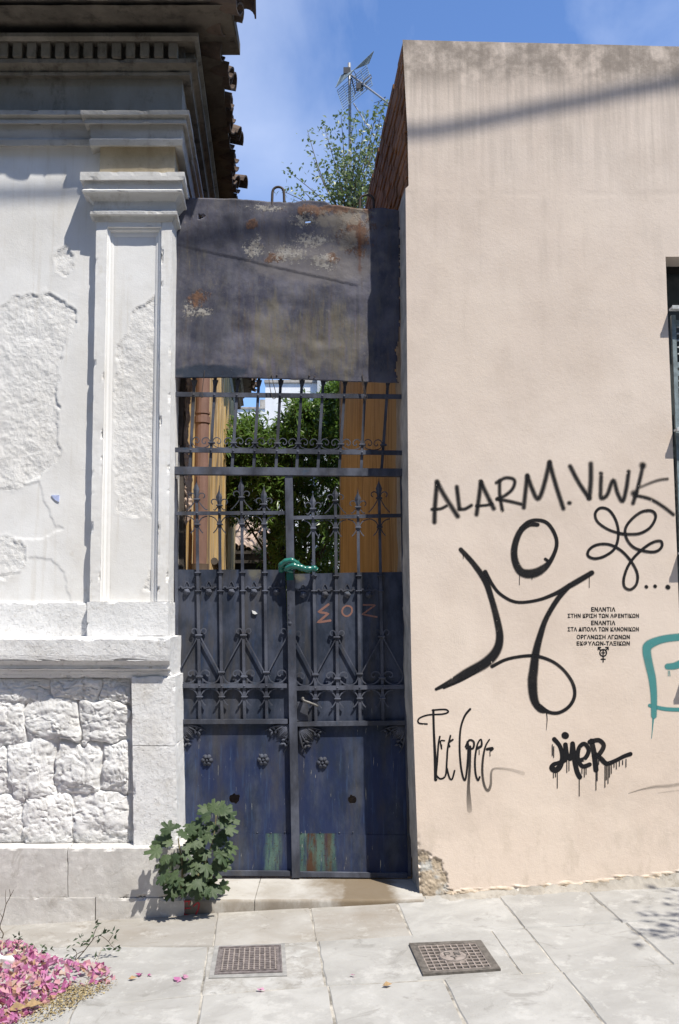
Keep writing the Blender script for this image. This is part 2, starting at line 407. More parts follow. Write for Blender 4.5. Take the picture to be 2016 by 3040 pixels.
M['earth'] = simple('alley_earth', (.075, .06, .048), .95, .4, 8, .6, .01)

# ------------------------------------------------------------------ ground and pavement
def sheet(name, xs, ys, zf, m):
    mb = MB(); v = [(x, y, zf(x, y)) for y in ys for x in xs]; n = len(xs)
    mb.add(v, [(j * n + i, j * n + i + 1, (j + 1) * n + i + 1, (j + 1) * n + i) for j in range(len(ys) - 1) for i in range(n - 1)])
    return mb.build(name, m, kind='structure')
sheet('ground', [-600, -60, -7, 0, 7, 60, 600], [-600, -60, 1.5, 3.5, 5.1, 6, 60, 600], lambda x, y: gz(x, y) - .06, M['asphalt'])
pave = sheet('pavement', [-7, -3, 0, 3, 7], [1.9, 3.5, 5.1, 5.6], lambda x, y: gz(x, y) - .0045, M['grout'])
def curve_y(tab, x):
    xs = [a for a, _ in tab]; return float(np.interp(x, xs, [b for _, b in tab]))
J0 = [(-3000, 2660), (0, 2660), (540, 2660), (1250, 2640), (1400, 2620), (2016, 2570), (3600, 2440)]      # under the walls
J1 = [(-3000, 2830), (0, 2810), (603, 2810), (943, 2793), (1157, 2783), (1517, 2757), (1839, 2739), (2016, 2727), (3600, 2620)]
J2 = [(-3000, 3200), (-800, 3080), (224, 2988), (600, 2953), (978, 2925), (1498, 2895), (1661, 2884), (1909, 2868), (3600, 2760)]
J3 = [(-3000, 3330), (0, 3150), (1000, 3130), (2016, 3080), (3600, 3000)]
J4 = [(-3000, 3900), (0, 3700), (1000, 3650), (2016, 3600), (3600, 3500)]
VP = (766.0, 1790.0)
def on_line(xr, tab):                       # where the joint through x = xr at row 2850 meets a row joint
    x = xr
    for _ in range(6):
        y = curve_y(tab, x); x = VP[0] + (xr - VP[0]) * (y - VP[1]) / (2850 - VP[1])
    return x, curve_y(tab, x)
rows = [(J0, J1, [-2600, -1700, -900, -120, 628, 948, 1256, 1636, 1975, 2500, 3200], 'kerb'),
        (J1, J2, [-2600, -1800, -1000, -300, 286, 612, 953, 1522, 1636, 1985, 2420, 3100], 'slab'),
        (J2, J3, [-2600, -1900, -1100, -420, 286, 615, 960, 1289, 1640, 2010, 2500, 3300], 'slab'),
        (J3, J4, [-2600, -1500, -700, 0, 450, 800, 1150, 1500, 1850, 2300, 3000], 'slab')]
def slab(q, m, name='paving_slab', inset=.0028, lift=0.):
    """four ground corners -> slab with chamfered top edge, own height"""
    c = sum(q, Vector()) / 4; k = []
    for p in q:
        d = (c - p); k.append(p + d.normalized() * inset)
    n = 6; ring = []                          # subdivide edges so that they wander a little
    for i in range(4):
        a, b = k[i], k[(i + 1) % 4]; nn = Vector((-(b - a).y, (b - a).x, 0)).normalized()
        for j in range(n):
            t = j / n; ring.append(a.lerp(b, t) + nn * (random.uniform(-.0035, .0035) if j else 0))
    m_ = len(ring); tilt = random.uniform(-.0015, .0015) + lift
    lo = [p + Vector((0, 0, -.03)) for p in ring]; e1 = [p + Vector((0, 0, -.006 + tilt)) for p in ring]
    top = [p + (c - p).normalized() * .007 + Vector((0, 0, tilt)) for p in ring]
    mb = MB(); f = [tuple(range(2 * m_, 3 * m_))]
    for i in range(m_):
        j = (i + 1) % m_; f += [(i, j, m_ + j, m_ + i), (m_ + i, m_ + j, 2 * m_ + j, 2 * m_ + i)]
    mb.add(lo + e1 + top, f)
    return mb.build(name, m, pave, origin=c)
for ri, (ja, jb, xs, mk) in enumerate(rows):
    for i in range(len(xs) - 1):
        q = [G(*on_line(xs[i], jb)), G(*on_line(xs[i + 1], jb)), G(*on_line(xs[i + 1], ja)), G(*on_line(xs[i], ja))]
        mm = mk
        if ri == 1 and xs[i] == 612: mm = 'patch'
        if ri == 0 and i >= 6: mm = 'slab'
        slab(q, M[mm])

# ------------------------------------------------------------------ left: neoclassical house
house = thing('neoclassical_house', 'white neoclassical house with stuccoed pilaster, rock-faced stone base and dentilled cornice', 'house', (-1.6, 5.2, -.17))
YW, YS = 5.33, 5.272
WALLBITS = dict(
    A=[(-250, 900), (0, 912), (38, 887), (96, 871), (153, 873), (191, 894), (226, 933), (230, 967), (203, 1002), (187, 1047), (172, 1124), (168, 1181), (178, 1239), (180, 1342), (165, 1376), (115, 1422), (50, 1449), (0, 1441), (-250, 1430)],
    B=[(165, 740), (205, 730), (221, 765), (210, 800), (190, 822), (165, 810)],
    Cc=[(-200, 1600), (0, 1598), (42, 1596), (73, 1625), (78, 1663), (50, 1698), (11, 1725), (-200, 1730)])
def peeled(px, py, polys, depth=.005):
    wob = (fbm(px / 22, py / 22, 3, 4) - .5) * 34
    mask = np.zeros(px.shape); rim = np.zeros(px.shape)
    for pl in polys:
        d = sdist(px, py, pl) + wob
        mask = np.maximum(mask, sstep(-2, 4, d)); rim = np.maximum(rim, np.exp(-((d + 3) / 5) ** 2))
    rough = (fbm(px / 6, py / 6, 11, 4, .65) - .5) * .0065 + (fbm(px / 40, py / 40, 5, 3) - .5) * .010
    und = (fbm(px / 120, py / 160, 8, 3) - .5) * .007
    return und + mask * (depth + rough) - rim * .0013, mask
xs = np.concatenate([np.linspace(-900, -40, 22), np.linspace(-30, 300, 96)]); ys = np.linspace(420, 1792, 360)
PX, PY = np.meshgrid(xs, ys)
dsp, msk = peeled(PX, PY, WALLBITS.values())
# thin torn layers of old plaster in the lower part
for pl, dd in (([(-200, 1440), (50, 1450), (115, 1425), (130, 1480), (165, 1560), (190, 1570), (120, 1600), (70, 1600), (-200, 1590)], .003), ([(84, 1656), (150, 1658), (190, 1700), (210, 1790), (-200, 1790), (-200, 1730), (60, 1700)], .003)):
    d = sdist(PX, PY, pl) + (fbm(PX / 15, PY / 15, 21, 3) - .5) * 10; dsp = dsp + dd * sstep(-1, 2, d)
WX, WZ = Pn(PX, PY, YW)
gridmesh('wall', WX, YW + dsp, WZ, M['plaster'], house, attrs={'peel': msk})
mb = MB(); mb.pbox(-950, 330, 492, 1800, 5.36, 5.6, DS); mb.build('wall_core', M['stone'], house)

def zof(py, Y): return P(0, py, Y).z
def loft(levels, xl, xr, Yw, Yb, ml=True, mr=True, skew=0., mbx=None):
    mb = mbx or MB(); vv = []; ff = []
    for py, p in levels:
        Yf = Yw - p; z = zof(py, Yf)
        x0 = xl - (p if ml else 0); x1 = xr + (p if mr else 0); sh = skew * (Yb - Yw)
        vv += [(x0, Yf, z), (x1, Yf, z), (x1 + sh, Yb, z), (x0 + sh, Yb, z)]
    n = len(levels)
    for i in range(n - 1):
        a = i * 4; b = a + 4
        for k in range(4): ff.append((a + k, a + (k + 1) % 4, b + (k + 1) % 4, b + k))
    ff += [(0, 1, 2, 3), (4 * n - 1, 4 * n - 2, 4 * n - 3, 4 * n - 4)]
    mb.add(vv, ff); return mb
XE = P(511, 660, YS).x; XW0 = P(286, 660, YS).x
# pilaster: frame strips, sloping mouldings, peeled panel, base block, neck, capital
pil = MB(); pil.prism([(286, 655), (318, 655), (297, 1786), (266, 1786)], YS, 5.5)
pil.prism([(480, 655), (511, 655), (499, 1786), (467, 1786)], YS, 5.80, DS * .35)
pil.prism([(318.2, 655), (479.8, 655), (479.8, 673), (318.2, 673)], YS + .0015, 5.5)
pilaster = pil.build('pilaster', M['plaster'], house, rough=(.025, .0015, .035))
md = MB(); YP = YS + .034
def slant(a, b, c, d): md.add([P(*a, YS), P(*b, YS), P(*c, YP), P(*d, YP)], [(0, 1, 2, 3)])
for (o0, o1, i0, i1) in (((318, 673), (297, 1786), (340, 704), (325, 1786)), ((480, 673), (467, 1786), (463, 704), (447, 1786)), ((318, 673), (480, 673), (340, 704), (463, 704))):
    def mid(a, b, t): return (lerp(a[0], b[0], t), lerp(a[1], b[1], t))
    prof = [(0, 0), (.12, .35), (.3, .38), (.55, .8), (.75, .85), (1, 1)]
    for k in range(len(prof) - 1):
        t0, y0 = prof[k]; t1, y1 = prof[k + 1]
        md.add([P(*mid(o0, i0, t0), lerp(YS, YP, y0)), P(*mid(o1, i1, t0), lerp(YS, YP, y0)), P(*mid(o1, i1, t1), lerp(YS, YP, y1)), P(*mid(o0, i0, t1), lerp(YS, YP, y1))], [(0, 1, 2, 3)])
md.build('panel_moulding', M['plaster'], pilaster, fix=False)
xs = np.linspace(0, 1, 50); ys = np.linspace(690, 1790, 290); S, PY = np.meshgrid(xs, ys)
tt = (PY - 704) / (1786 - 704); PX = lerp(340, 325, tt) - 10 + S * (lerp(123, 122, tt) + 20)
dsp, msk = peeled(PX, PY, [[(470, 860), (432, 895), (394, 925), (383, 982), (352, 1020), (345, 1100), (338, 1250), (340, 1400), (350, 1520), (375, 1533), (430, 1522), (450, 1530), (470, 1400)], [(440, 1690), (470, 1690), (470, 1760), (425, 1750)]], .006)
WX, WZ = Pn(PX, PY, YP)
gridmesh('panel', WX, YP + .001 + dsp * .8, WZ, M['plaster'], pilaster, attrs={'peel': msk})
mb = MB(); mb.pbox(258, 1787, 499, 1893, 5.25, 5.80, 0); mb.build('pilaster_base', M['stone'], pilaster, rough=(.02, .0015, .04))
loft([(510, .085), (534, .085), (537, .066), (561, .062), (564, .074), (569, .072), (573, .056), (581, .044), (590, .032), (598, .020), (625, .017), (627, .036), (636, .034), (642, .016), (656, .006)], XW0, XE, YS, 5.80, skew=DS).build('capital', M['cap'], pilaster, rough=(.03, .0012, .03))
xl, xr = P(297, 470, YS).x, P(519, 470, YS).x
loft([(428, 0), (519, 0)], xl, xr, YS, 5.80, False, False, DS).build('neck', M['neck'], pilaster)
arch = [(327, .10), (340, .10), (343, .082), (352, .07), (357, .08), (366, .08), (369, .055), (410, .046), (414, .056), (432, .05), (436, .0)]
loft(arch, xl, xr + .002, YS, 9.0, True, True, DS).build('architrave_return', M['mould'], house, rough=(.03, .0015, .03))
loft(arch, -4.2, xl + .03, YW, 5.6, False, False).build('architrave', M['mould'], house, rough=(.03, .0015, .03))
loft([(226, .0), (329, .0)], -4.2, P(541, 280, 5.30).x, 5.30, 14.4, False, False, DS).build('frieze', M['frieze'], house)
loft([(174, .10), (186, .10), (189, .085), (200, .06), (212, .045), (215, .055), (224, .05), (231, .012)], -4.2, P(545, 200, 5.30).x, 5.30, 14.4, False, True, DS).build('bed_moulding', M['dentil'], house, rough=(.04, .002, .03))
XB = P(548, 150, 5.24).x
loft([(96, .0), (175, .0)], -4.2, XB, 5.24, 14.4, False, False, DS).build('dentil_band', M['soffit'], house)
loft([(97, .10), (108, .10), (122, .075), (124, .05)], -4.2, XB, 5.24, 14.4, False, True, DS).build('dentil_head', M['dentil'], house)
w = 42 * 5.18 / F; me = None
for k in range(-30, 13):                                   # each dentil its own piece
    x0 = P(38 + 42 * k, 145, 5.185).x
    if x0 > XB - .03: break
    if me is None:
        mb = MB(); z0, z1 = zof(166, 5.185), zof(125, 5.185); mb.box(0, w * .66, 0, .06, z0, z1); mb.box(0.003, w * .66 - .003, .004, .05, z0 - .004, z0); o = mb.build('dentil', M['dentil'], house, origin=(0, 0, 0)); me = o.data
        o.location = Vector((x0, 5.185, 0)) - Vector(house.location)
    else:
        o = link('dentil', me, None, (x0, 5.185, 0)); attach(o, house)
    if k % 3 == 0: o.location.z += random.uniform(-.002, .002)
for k in range(16):                                        # the same dentils along the alley side
    y0 = 5.30 + k * .082; xs0 = XB + DS * (y0 - 5.24) - .002
    mb = MB() if k == 0 else None
    if k == 0:
        mb.box(0, .06, 0, .055, z0, z1); so_ = mb.build('dentil', M['dentil'], house, origin=(0, 0, 0)); mes = so_.data; so_.location = Vector((xs0, y0, 0)) - Vector(house.location)
    else:
        o = link('dentil', mes, None, (xs0, y0, 0)); attach(o, house)
# soffit: rough sooty underside with a patch where the render fell off
zs = zof(100, 5.25)
xs = np.linspace(-4.2, -.66, 150); ys = np.linspace(4.975, 5.30, 22); SX, SY = np.meshgrid(xs, ys)
thick = sstep(.1, .16, (SY - 5.155) + (fbm(SX * 9, SY * 9, 31, 4) - .5) * .17)
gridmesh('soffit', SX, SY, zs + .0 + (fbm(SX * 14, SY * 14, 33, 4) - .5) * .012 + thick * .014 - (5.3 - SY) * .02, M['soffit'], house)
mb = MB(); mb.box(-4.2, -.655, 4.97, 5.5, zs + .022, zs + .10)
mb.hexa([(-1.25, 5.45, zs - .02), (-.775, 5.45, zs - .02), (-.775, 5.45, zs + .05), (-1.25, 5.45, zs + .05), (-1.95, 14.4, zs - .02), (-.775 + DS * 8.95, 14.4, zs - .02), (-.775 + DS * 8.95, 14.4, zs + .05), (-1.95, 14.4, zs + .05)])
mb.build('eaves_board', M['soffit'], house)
roof = MB(); rz = zs + .11
roof.hexa([(-4.2, 5.02, rz), (-.72, 5.02, rz), (-1.5, 6.4, rz + .6), (-4.2, 6.4, rz + .6), (-4.2, 5.02, rz + .04), (-.72, 5.02, rz + .04), (-1.5, 6.4, rz + .64), (-4.2, 6.4, rz + .64)])
roof.hexa([(-.82, 5.1, rz), (-.82 + DS * 9.3, 14.4, rz), (-2.8, 14.4, rz + .7), (-2.2, 6.4, rz + .6), (-.82, 5.1, rz + .04), (-.82 + DS * 9.3, 14.4, rz + .04), (-2.8, 14.4, rz + .74), (-2.2, 6.4, rz + .64)])
roofo = roof.build('roof', M['timber'], house)
def barrel(name, flip, rad=.078, ln=.42, th=.012):          # half-round clay tile, axis along +x, tapered
    mb = MB(); n = 8; vv = []
    for j, (x, s) in enumerate(((0, .86), (ln, 1.0))):
        for rr in (rad, rad - th):
            for k in range(n + 1):
                a = math.pi * k / n; vv.append((x, math.cos(a) * rr * s, math.sin(a) * rr * s * (-.8 if flip else 1) + (rad * .8 if flip else 0)))
    m_ = n + 1; f = []
    for k in range(n):
        f += [(k, k + 1, 2 * m_ + k + 1, 2 * m_ + k), (m_ + k, 3 * m_ + k, 3 * m_ + k + 1, m_ + k + 1), (k, m_ + k, m_ + k + 1, k + 1), (2 * m_ + k, 2 * m_ + k + 1, 3 * m_ + k + 1, 3 * m_ + k)]
    f += [(0, 2 * m_, 3 * m_, m_), (n, m_ + n, 3 * m_ + n, 2 * m_ + n)]
    mb.add(vv, f); me = bpy.data.meshes.new(name); me.from_pydata(mb.v, [], mb.f); me.materials.append(M['tile'])
    bm = bmesh.new(); bm.from_mesh(me); bmesh.ops.recalc_face_normals(bm, faces=bm.faces); bm.to_mesh(me); bm.free()
    return me
cov, pan = barrel('roof_tile', False), barrel('roof_tile', True)
def put_tile(me, loc, rot):
    o = link('roof_tile', me, None, loc); o.rotation_euler = rot; attach(o, roofo)
rt = random.Random(4)
y = 5.06; i = 0
while y < 14.3:
    edge = -.775 + DS * (y - 5.45)
    ext = rt.uniform(.0, .07) + (.13 if y < 5.25 else (.0 if y < 5.6 else .035))
    put_tile(pan, (edge + ext - .42, y, zs + .075 + rt.uniform(-.012, .012)), (rt.uniform(-.08, .08), R(16) + rt.uniform(-.05, .05), R(-4) + rt.uniform(-.08, .08)))
    put_tile(cov, (edge + ext - .40 + rt.uniform(-.05, .05), y + .095, zs + .14 + rt.uniform(-.015, .02)), (rt.uniform(-.12, .12), R(16) + rt.uniform(-.09, .12), R(-4) + rt.uniform(-.12, .12)))
    y += .19; i += 1
x = -.70
while x > -4.1:
    put_tile(pan, (x, 5.37 + rt.uniform(-.02, .02), zs + .13), (rt.uniform(-.05, .05), R(12), R(-90) + rt.uniform(-.05, .05)))
    put_tile(cov, (x + .095, 5.36 + rt.uniform(-.03, .02), zs + .19), (rt.uniform(-.06, .06), R(12), R(-90) + rt.uniform(-.06, .06)))
    x -= .19
# ledge, dado, quoins, base courses
mb = MB(); mb.pbox(-950, 1790, 257.5, 1895, 5.298, 5.6); mb.build('dado', M['stone'], house, rough=(.025, .002, .03))
ld = loft([(1890, .01), (1894, .12), (1898, .135), (1945, .135), (1961, .132), (1964, .112), (1975, .095), (1986, .10), (1990, .078), (2004, .066), (2012, .06)], -4.2, P(502, 1930, 5.115).x, 5.25, 5.82, False, False)
ld.build('string_course', M['stone'], house, rough=(.02, .0018, .06))
for q in ([(391, 2008), (519, 2008), (521, 2213), (393, 2213)], [(393.5, 2215), (521.5, 2215), (527, 2522), (397, 2522)]):
    mb = MB(); mb.prism(q, 5.17 + random.uniform(0, .002), 5.80, DS * .4); o = mb.build('quoin_block', M['stone'], house, rough=(.02, .0018, .04))
for q, yf in (([(-950, 2519), (199, 2519), (200.5, 2664), (-950, 2664)], 5.101), ([(201.5, 2519), (541, 2519), (544, 2664), (203, 2664)], 5.103), ([(-950, 2666), (281, 2666), (282, 2800), (-950, 2800)], 5.094), ([(284.5, 2666), (546, 2666), (547, 2800), (285.5, 2800)], 5.097)):
    mb = MB(); mb.prism(q, yf, 5.78, 0.); o = mb.build('plinth_block', M['ash'], house, rough=(.022, .002, .05))
xs = np.linspace(-950, 400, 170); ys = np.linspace(2004, 2526, 90); PX, PY = np.meshgrid(xs, ys); X, Z = Pn(PX, PY, 5.22)
gridmesh('mortar_bed', X, 5.231 + (fbm(PX / 14, PY / 14, 101, 4) - .5) * .010, Z, M['stone'], house)
mb = MB(); mb.pbox(-950, 2006, 400, 2525, 5.25, 5.5); mb.build('stone_backing', M['stone'], house)
srow = [[(-900, -470, 300, 480), (-465, -205, 300, 490), (-200, 370, 296, 505), (375, 790, 296, 470), (795, 1012, 300, 445)],
        [(-1000, -560, 500, 810), (-555, -160, 480, 800), (-155, 192, 430, 795), (202, 607, 462, 802), (618, 985, 450, 812)],
        [(-1100, -700, 810, 1190), (-690, -260, 805, 1190), (-255, 72, 800, 1185), (76, 415, 785, 1215), (428, 790, 812, 1205), (803, 1008, 822, 1172)],
        [(-1000, -600, 1195, 1568), (-595, -205, 1195, 1568), (-200, 190, 1190, 1568), (194, 562, 1200, 1572), (570, 1012, 1178, 1578)]]
si = 0
for row in srow:
    for (x0, x1, y0, y1) in row:
        si += 1; n = 44; u = np.linspace(-1, 1, n); U, V = np.meshgrid(u, u)
        px = (lerp(x0, x1, (U + 1) / 2)) * .3827; py = 1900 + lerp(y0, y1, (V + 1) / 2) * .3827
        ed = np.maximum(np.abs(U), np.abs(V)); cor = (np.abs(U) ** 16 + np.abs(V) ** 16) ** .0625
        wx = (fbm(px / 48, py / 48, 40, 3) - .5) * 46; wy = (fbm(px / 48, py / 48, 60, 3) - .5) * 52; px = px + wx * np.clip(2 - (px > 372) * 2, .2, 1); py = py + wy * np.clip(np.minimum(py - 2010, 2500 - py) / 30, 0.1, 1)
        px = (px - px.mean()) * 1.03 + px.mean(); py = (py - py.mean()) * 1.035 + py.mean()
        sk = 1 - .025 * np.maximum(0, np.abs(U) * np.abs(V) - .5) / .5
        px = (px - px.mean()) * sk + px.mean(); py = (py - py.mean()) * sk + py.mean()
        prof = np.clip(1 - cor, 0, 1); prof = .85 * sstep(.012, .055, prof) + .15 * sstep(0, .35, prof)
        rr_ = np.random.RandomState(500 + si); fac = np.full(U.shape, 1.0)
        wu = U + (fbm(U * 2.2 + si, V * 2.2, 300, 3) - .5) * .35; wv = V + (fbm(U * 2.2, V * 2.2 + si, 301, 3) - .5) * .35
        for k in range(9):                                  # chiselled faces: lower envelope of tilted planes
            an = rr_.uniform(0, 2 * math.pi); sl = rr_.uniform(.006, .027)
            fac = np.minimum(fac, rr_.uniform(.036, .052) + sl * (np.cos(an) * wu + np.sin(an) * wv))
        scar = np.abs(fbm(px / 26 + si, py / 18, 160, 4, .55) * 2 - 1)
        hgt = prof * (fac + .010 * (fbm(px / 30, py / 26, 120 + si, 3) - .5) - .007 * np.maximum(0, .12 - scar) / .12 + .012 * (fbm(px / 12 + py / 30, py / 7, 17, 4, .62) - .5))
        X, Z = Pn(px, py, 5.22)
        gridmesh('stone', X, 5.232 - hgt, Z, M['stone'], house)
# alley side of the house: limewashed wall, downpipe, broken return and post beside the gate
XS = P(528, 1500, 5.48).x - DS * .18
def side(Y): return XS + DS * (Y - 5.3)
ys = np.linspace(5.78, 14.4, 90); zz = np.linspace(-.2, zs - .02, 60); SY, SZ = np.meshgrid(ys, zz)
loss = sstep(.54, .57, fbm(SY * 2.4, SZ * .35, 70, 4)) * .02
gridmesh('side_wall', side(SY) - .012 + loss * -1 + (fbm(SY * 6, SZ * 3, 71, 3) - .5) * .012, SY, SZ, M['ochre_l'], house)
mb = MB(); mb.hexa([(-4.2, 14.38, -.2), (side(14.38) - .05, 14.38, -.2), (side(14.38) - .05, 14.38, zs), (-4.2, 14.38, zs), (-4.2, 14.5, -.2), (side(14.5) - .05, 14.5, -.2), (side(14.5) - .05, 14.5, zs), (-4.2, 14.5, zs)])
mb.build('rear_wall', M['ochre_l'], house)
pm = simple('terracotta_pink_pipe_paint', (.21, .125, .105), .6, .25, 8, .3, .004, stretch=(1, 1, .3))
yp = 6.55; px0 = side(yp) + .055
mb = MB(); mb.tube([(px0, yp, 1.95), (px0, yp, 4.6)], .052, 16)
for z in (3.02, 4.05): mb.tube([(px0, yp, z), (px0, yp, z + .05)], .058, 16); mb.tube([(px0, yp, z + .07), (px0, yp, z + .085)], .057, 16)
pipe = mb.build('downpipe', pm, house, smooth=False)
mb = MB(); mb.tube([(px0, yp, -.1), (px0, yp, 1.93)], .056, 16); mb.tube([(px0, yp, 1.88), (px0, yp, 1.97)], .066, 16)
mb.build('pipe_foot', M['tile'], pipe)
mb = MB(); ylv = 7.6
mb.tube([(side(7.2) + .12, 7.2, 2.03), (side(9.2) + .14, 9.2, 1.72), (side(11) + .16, 11.0, 1.5)], .03, 10); mb.build('waste_pipe', M['timber'], house)
ys = np.linspace(1105, 1560, 120); xs = np.linspace(-1, 1, 18); U, PY = np.meshgrid(xs, ys)
cx = np.interp(PY, [1105, 1180, 1300, 1400, 1500, 1560], [558, 555, 549, 554, 556, 552]); hw = np.interp(PY, [1105, 1250, 1420, 1495, 1560], [12, 9, 14, 11, 3])
PX = cx + U * hw + (fbm(PY / 16, U * 2, 77, 4) - .5) * 15
X, Z = Pn(PX, PY, 5.72)
gridmesh('broken_return', X, 5.73 - (1 - U * U) * .045 + (fbm(PX / 5, PY / 7, 78, 3) - .5) * .04, Z, M['rubble'], house)
mb = MB(); mb.prism([(512, 1090), (543, 1090), (545, 1500), (551, 2610), (516, 2610), (512, 1500)], 5.66, 5.74); mb.build('gate_post', M['timber'], house)
mb = MB(); mb.prism([(537, 1110), (552, 1110), (538, 1320), (521, 1320)], 5.60, 5.63); mb.build('post_brace', M['iron_dark'], house)

# ------------------------------------------------------------------ right: rendered building
rb = thing('rendered_building', 'peach rendered building covered with black spray graffiti beside the iron gate', 'building', (1.6, 5.3, 0))
YR = 5.2
EDGE = [(100, 1194), (118, 1195), (395, 1210), (548, 1213), (551, 1213), (560, 1204), (1500, 1213), (2000, 1222), (2400, 1236), (2560, 1242), (2720, 1250)]
def edge_r(y): return np.interp(y, [a for a, _ in EDGE], [b for _, b in EDGE])
def open_x(y): return 1976 + (np.asarray(y, float) - 762) * .0385
BRK = [(1240, 2528), (1265, 2530), (1290, 2545), (1318, 2565), (1325, 2600), (1335, 2640), (1345, 2760), (1240, 2760)]
FOOT = [(1330, 2642), (1450, 2638), (1700, 2618), (1850, 2602), (2016, 2588), (2800, 2533), (2800, 2800), (1330, 2800)]
def wall_dsp(px, py):
    px = np.asarray(px, float); py = np.asarray(py, float)
    und = (fbm(px / 150, py / 150, 9, 3) - .5) * .006
    nz = (fbm(px / 18, py / 14, 14, 4) - .5) * 36
    d1 = sdist(px, py, BRK) + nz; m1 = sstep(-3, 5, d1)
    d2 = sdist(px, py, FOOT) + (fbm(px / 30, py / 9, 19, 4) - .5) * 26; m2 = sstep(-2, 4, d2)
    crack = np.exp(-((py - (577 + (fbm(px / 40, py * 0, 25, 3) - .5) * 14)) / 2.2) ** 2) * .0012
    ero = sstep(2430, 2600, py) * np.exp(-((px - edge_r(py)) / 7) ** 2) * (fbm(py / 12, px * 0, 29, 3)) * .02
    return und + m1 * (.007 + (fbm(px / 7, py / 7, 15, 4, .6) - .5) * .009) + m2 * (-.004 - .03 * sstep(0, 50, d2) + (fbm(px / 8, py / 5, 16, 3) - .5) * .024) + crack + ero, np.maximum(m1, m2 * .9)
rowsy = np.unique(np.concatenate([np.arange(118, 556, 6.0), [548, 551, 560], np.arange(560, 762, 8.), [762], np.arange(770, 2150, 9.), [2150], np.arange(2156, 2500, 6.), np.arange(2500, 2730, 2.5)]))
s1 = np.concatenate([np.linspace(0, .15, 56), np.linspace(.16, 1, 96)]); s2 = np.linspace(1.15, 6, 24)
S, PY = np.meshgrid(np.concatenate([s1, s2]), rowsy)
er, ox = edge_r(PY), open_x(PY); PX = er + (ox - er) * np.minimum(S, 1) + np.maximum(S - 1, 0) * 170
topline = 118 + (PX - 1195) * .0244; PYT = np.where(PY < 300, lerp(topline, 300.0, (PY - 118) / 182), PY)
dsp, bk = wall_dsp(PX, PYT); X, Z = Pn(PX, PYT, YR)
hole = (S[:-1, :-1] >= .9999) & (PX[:-1, 1:] < 2460) & (PY[:-1, :-1] >= 761.9) & (PY[:-1, :-1] < 2149)
gridmesh('wall', X, YR + dsp, Z, M['peach'], rb, keep=~hole, attrs={'brk': bk})
ya = np.linspace(556, 2720, 200); yb = np.linspace(0, 1, 12); V_, PY = np.meshgrid(yb, ya); PX = edge_r(np.maximum(PY, 560))
X, Z = Pn(PX, PY, YR); d0, b0 = wall_dsp(PX, PY); D = .5 * V_
X2 = X + DS * D + (fbm(PY / 60, V_ * 4, 26, 4) - .5) * .016 * np.minimum(1, V_ * 6) + sstep(2450, 2600, PY) * (fbm(PY / 14, V_ * 5, 27, 3) - .3) * .022
gridmesh('gate_reveal', X2, YR + d0 * (1 - V_) + D, Z, M['reveal'], rb)
xs = np.concatenate([np.linspace(1262, 2030, 220), np.linspace(2040, 2900, 40)]); vs_ = np.linspace(0, 1, 12); PX, V_ = np.meshgrid(xs, vs_)
ty = np.interp(PX, [1250, 1345, 1450, 1700, 1850, 2016, 2900], [2664, 2652, 2642, 2624, 2608, 2594, 2532]) + (fbm(PX / 26, PX * 0, 95, 4) - .5) * 16
X0, Z0 = Pn(PX, ty, YR - .004); wd = .05 + .07 * fbm(PX / 70, PX * 0, 96, 3); Yg = YR - .004 - wd; Zg = GA + GB * X0 + GC * (Yg - 5.1) - .004
cv_ = V_ ** .7; nz = (fbm(PX / 9, V_ * 6, 97, 4, .6) - .5) * .013 * np.sin(np.clip(V_, .02, .98) * math.pi)
gridmesh('mortar_fillet', X0, lerp(YR - .002, Yg, V_) + nz, lerp(Z0, Zg, cv_) + nz, M['cement'], rb)
mb = MB(); mb.prism([(1197, 119.5), (2016, 139.5), (2900, 161), (2900, 740), (1214, 740), (1214, 546), (1212, 400)], 5.216, 5.40, DS); mb.build('parapet', M['reveal'], rb)
mb = MB(); mb.box(.75, 5.2, 5.3, 10.6, 4.3, 4.4); mb.box(3.9, 4.1, 5.24, 10.6, -.2, 4.4); mb.box(-.0, 5.2, 10.5, 10.6, -.2, 4.4); mb.build('roof', M['reveal'], rb)  # unseen slab and walls added to keep sun from leaking in
# alley side: brick above, stained limewash below
zt = zof(118, 5.2); xa = P(1196, 118, 5.2).x; xb_ = P(1212, 550, 5.2).x; zb_ = zof(550, 5.2)
def bx(z): return lerp(xb_, xa, (z - zb_) / (zt - zb_)) + .004
def bricks():
    ch, bl, jt = .0735, .205, .012; out = []
    z = zt - .004 - ch; r = 0
    while z > 3.45:
        y = 5.232 - (bl / 2 if r % 2 else 0)
        while y < 10.4:
            y0 = max(y, 5.222)
            if y + bl - jt - y0 > .03 and z > zof(800, y): out.append((y0, y + bl - jt, z, z + ch - jt))
            y += bl
        z -= ch; r += 1
    return out
bl_ = sorted(bricks(), key=lambda b: b[0] + (0 if b[3] > 3.9 else 3))
meshes = {}
rest = MB()
def onebrick(mb, y0, y1, z0, z1, x, ox=0, oy=0, oz=0):
    c = .004; xo = [(x + .05, 0), (x + c, 0), (x, c)]
    vv = []
    for xx, e in xo: vv += [(xx - ox, y0 + e - oy, z0 + e - oz), (xx - ox, y1 - e - oy, z0 + e - oz), (xx - ox, y1 - e - oy, z1 - e - oz), (xx - ox, y0 + e - oy, z1 - e - oz)]
    ff = [(8, 9, 10, 11)]
    for a in (0, 4):
        for k in range(4): ff.append((a + k, a + (k + 1) % 4, a + 4 + (k + 1) % 4, a + 4 + k))
    mb.add(vv, ff)
br = random.Random(3)
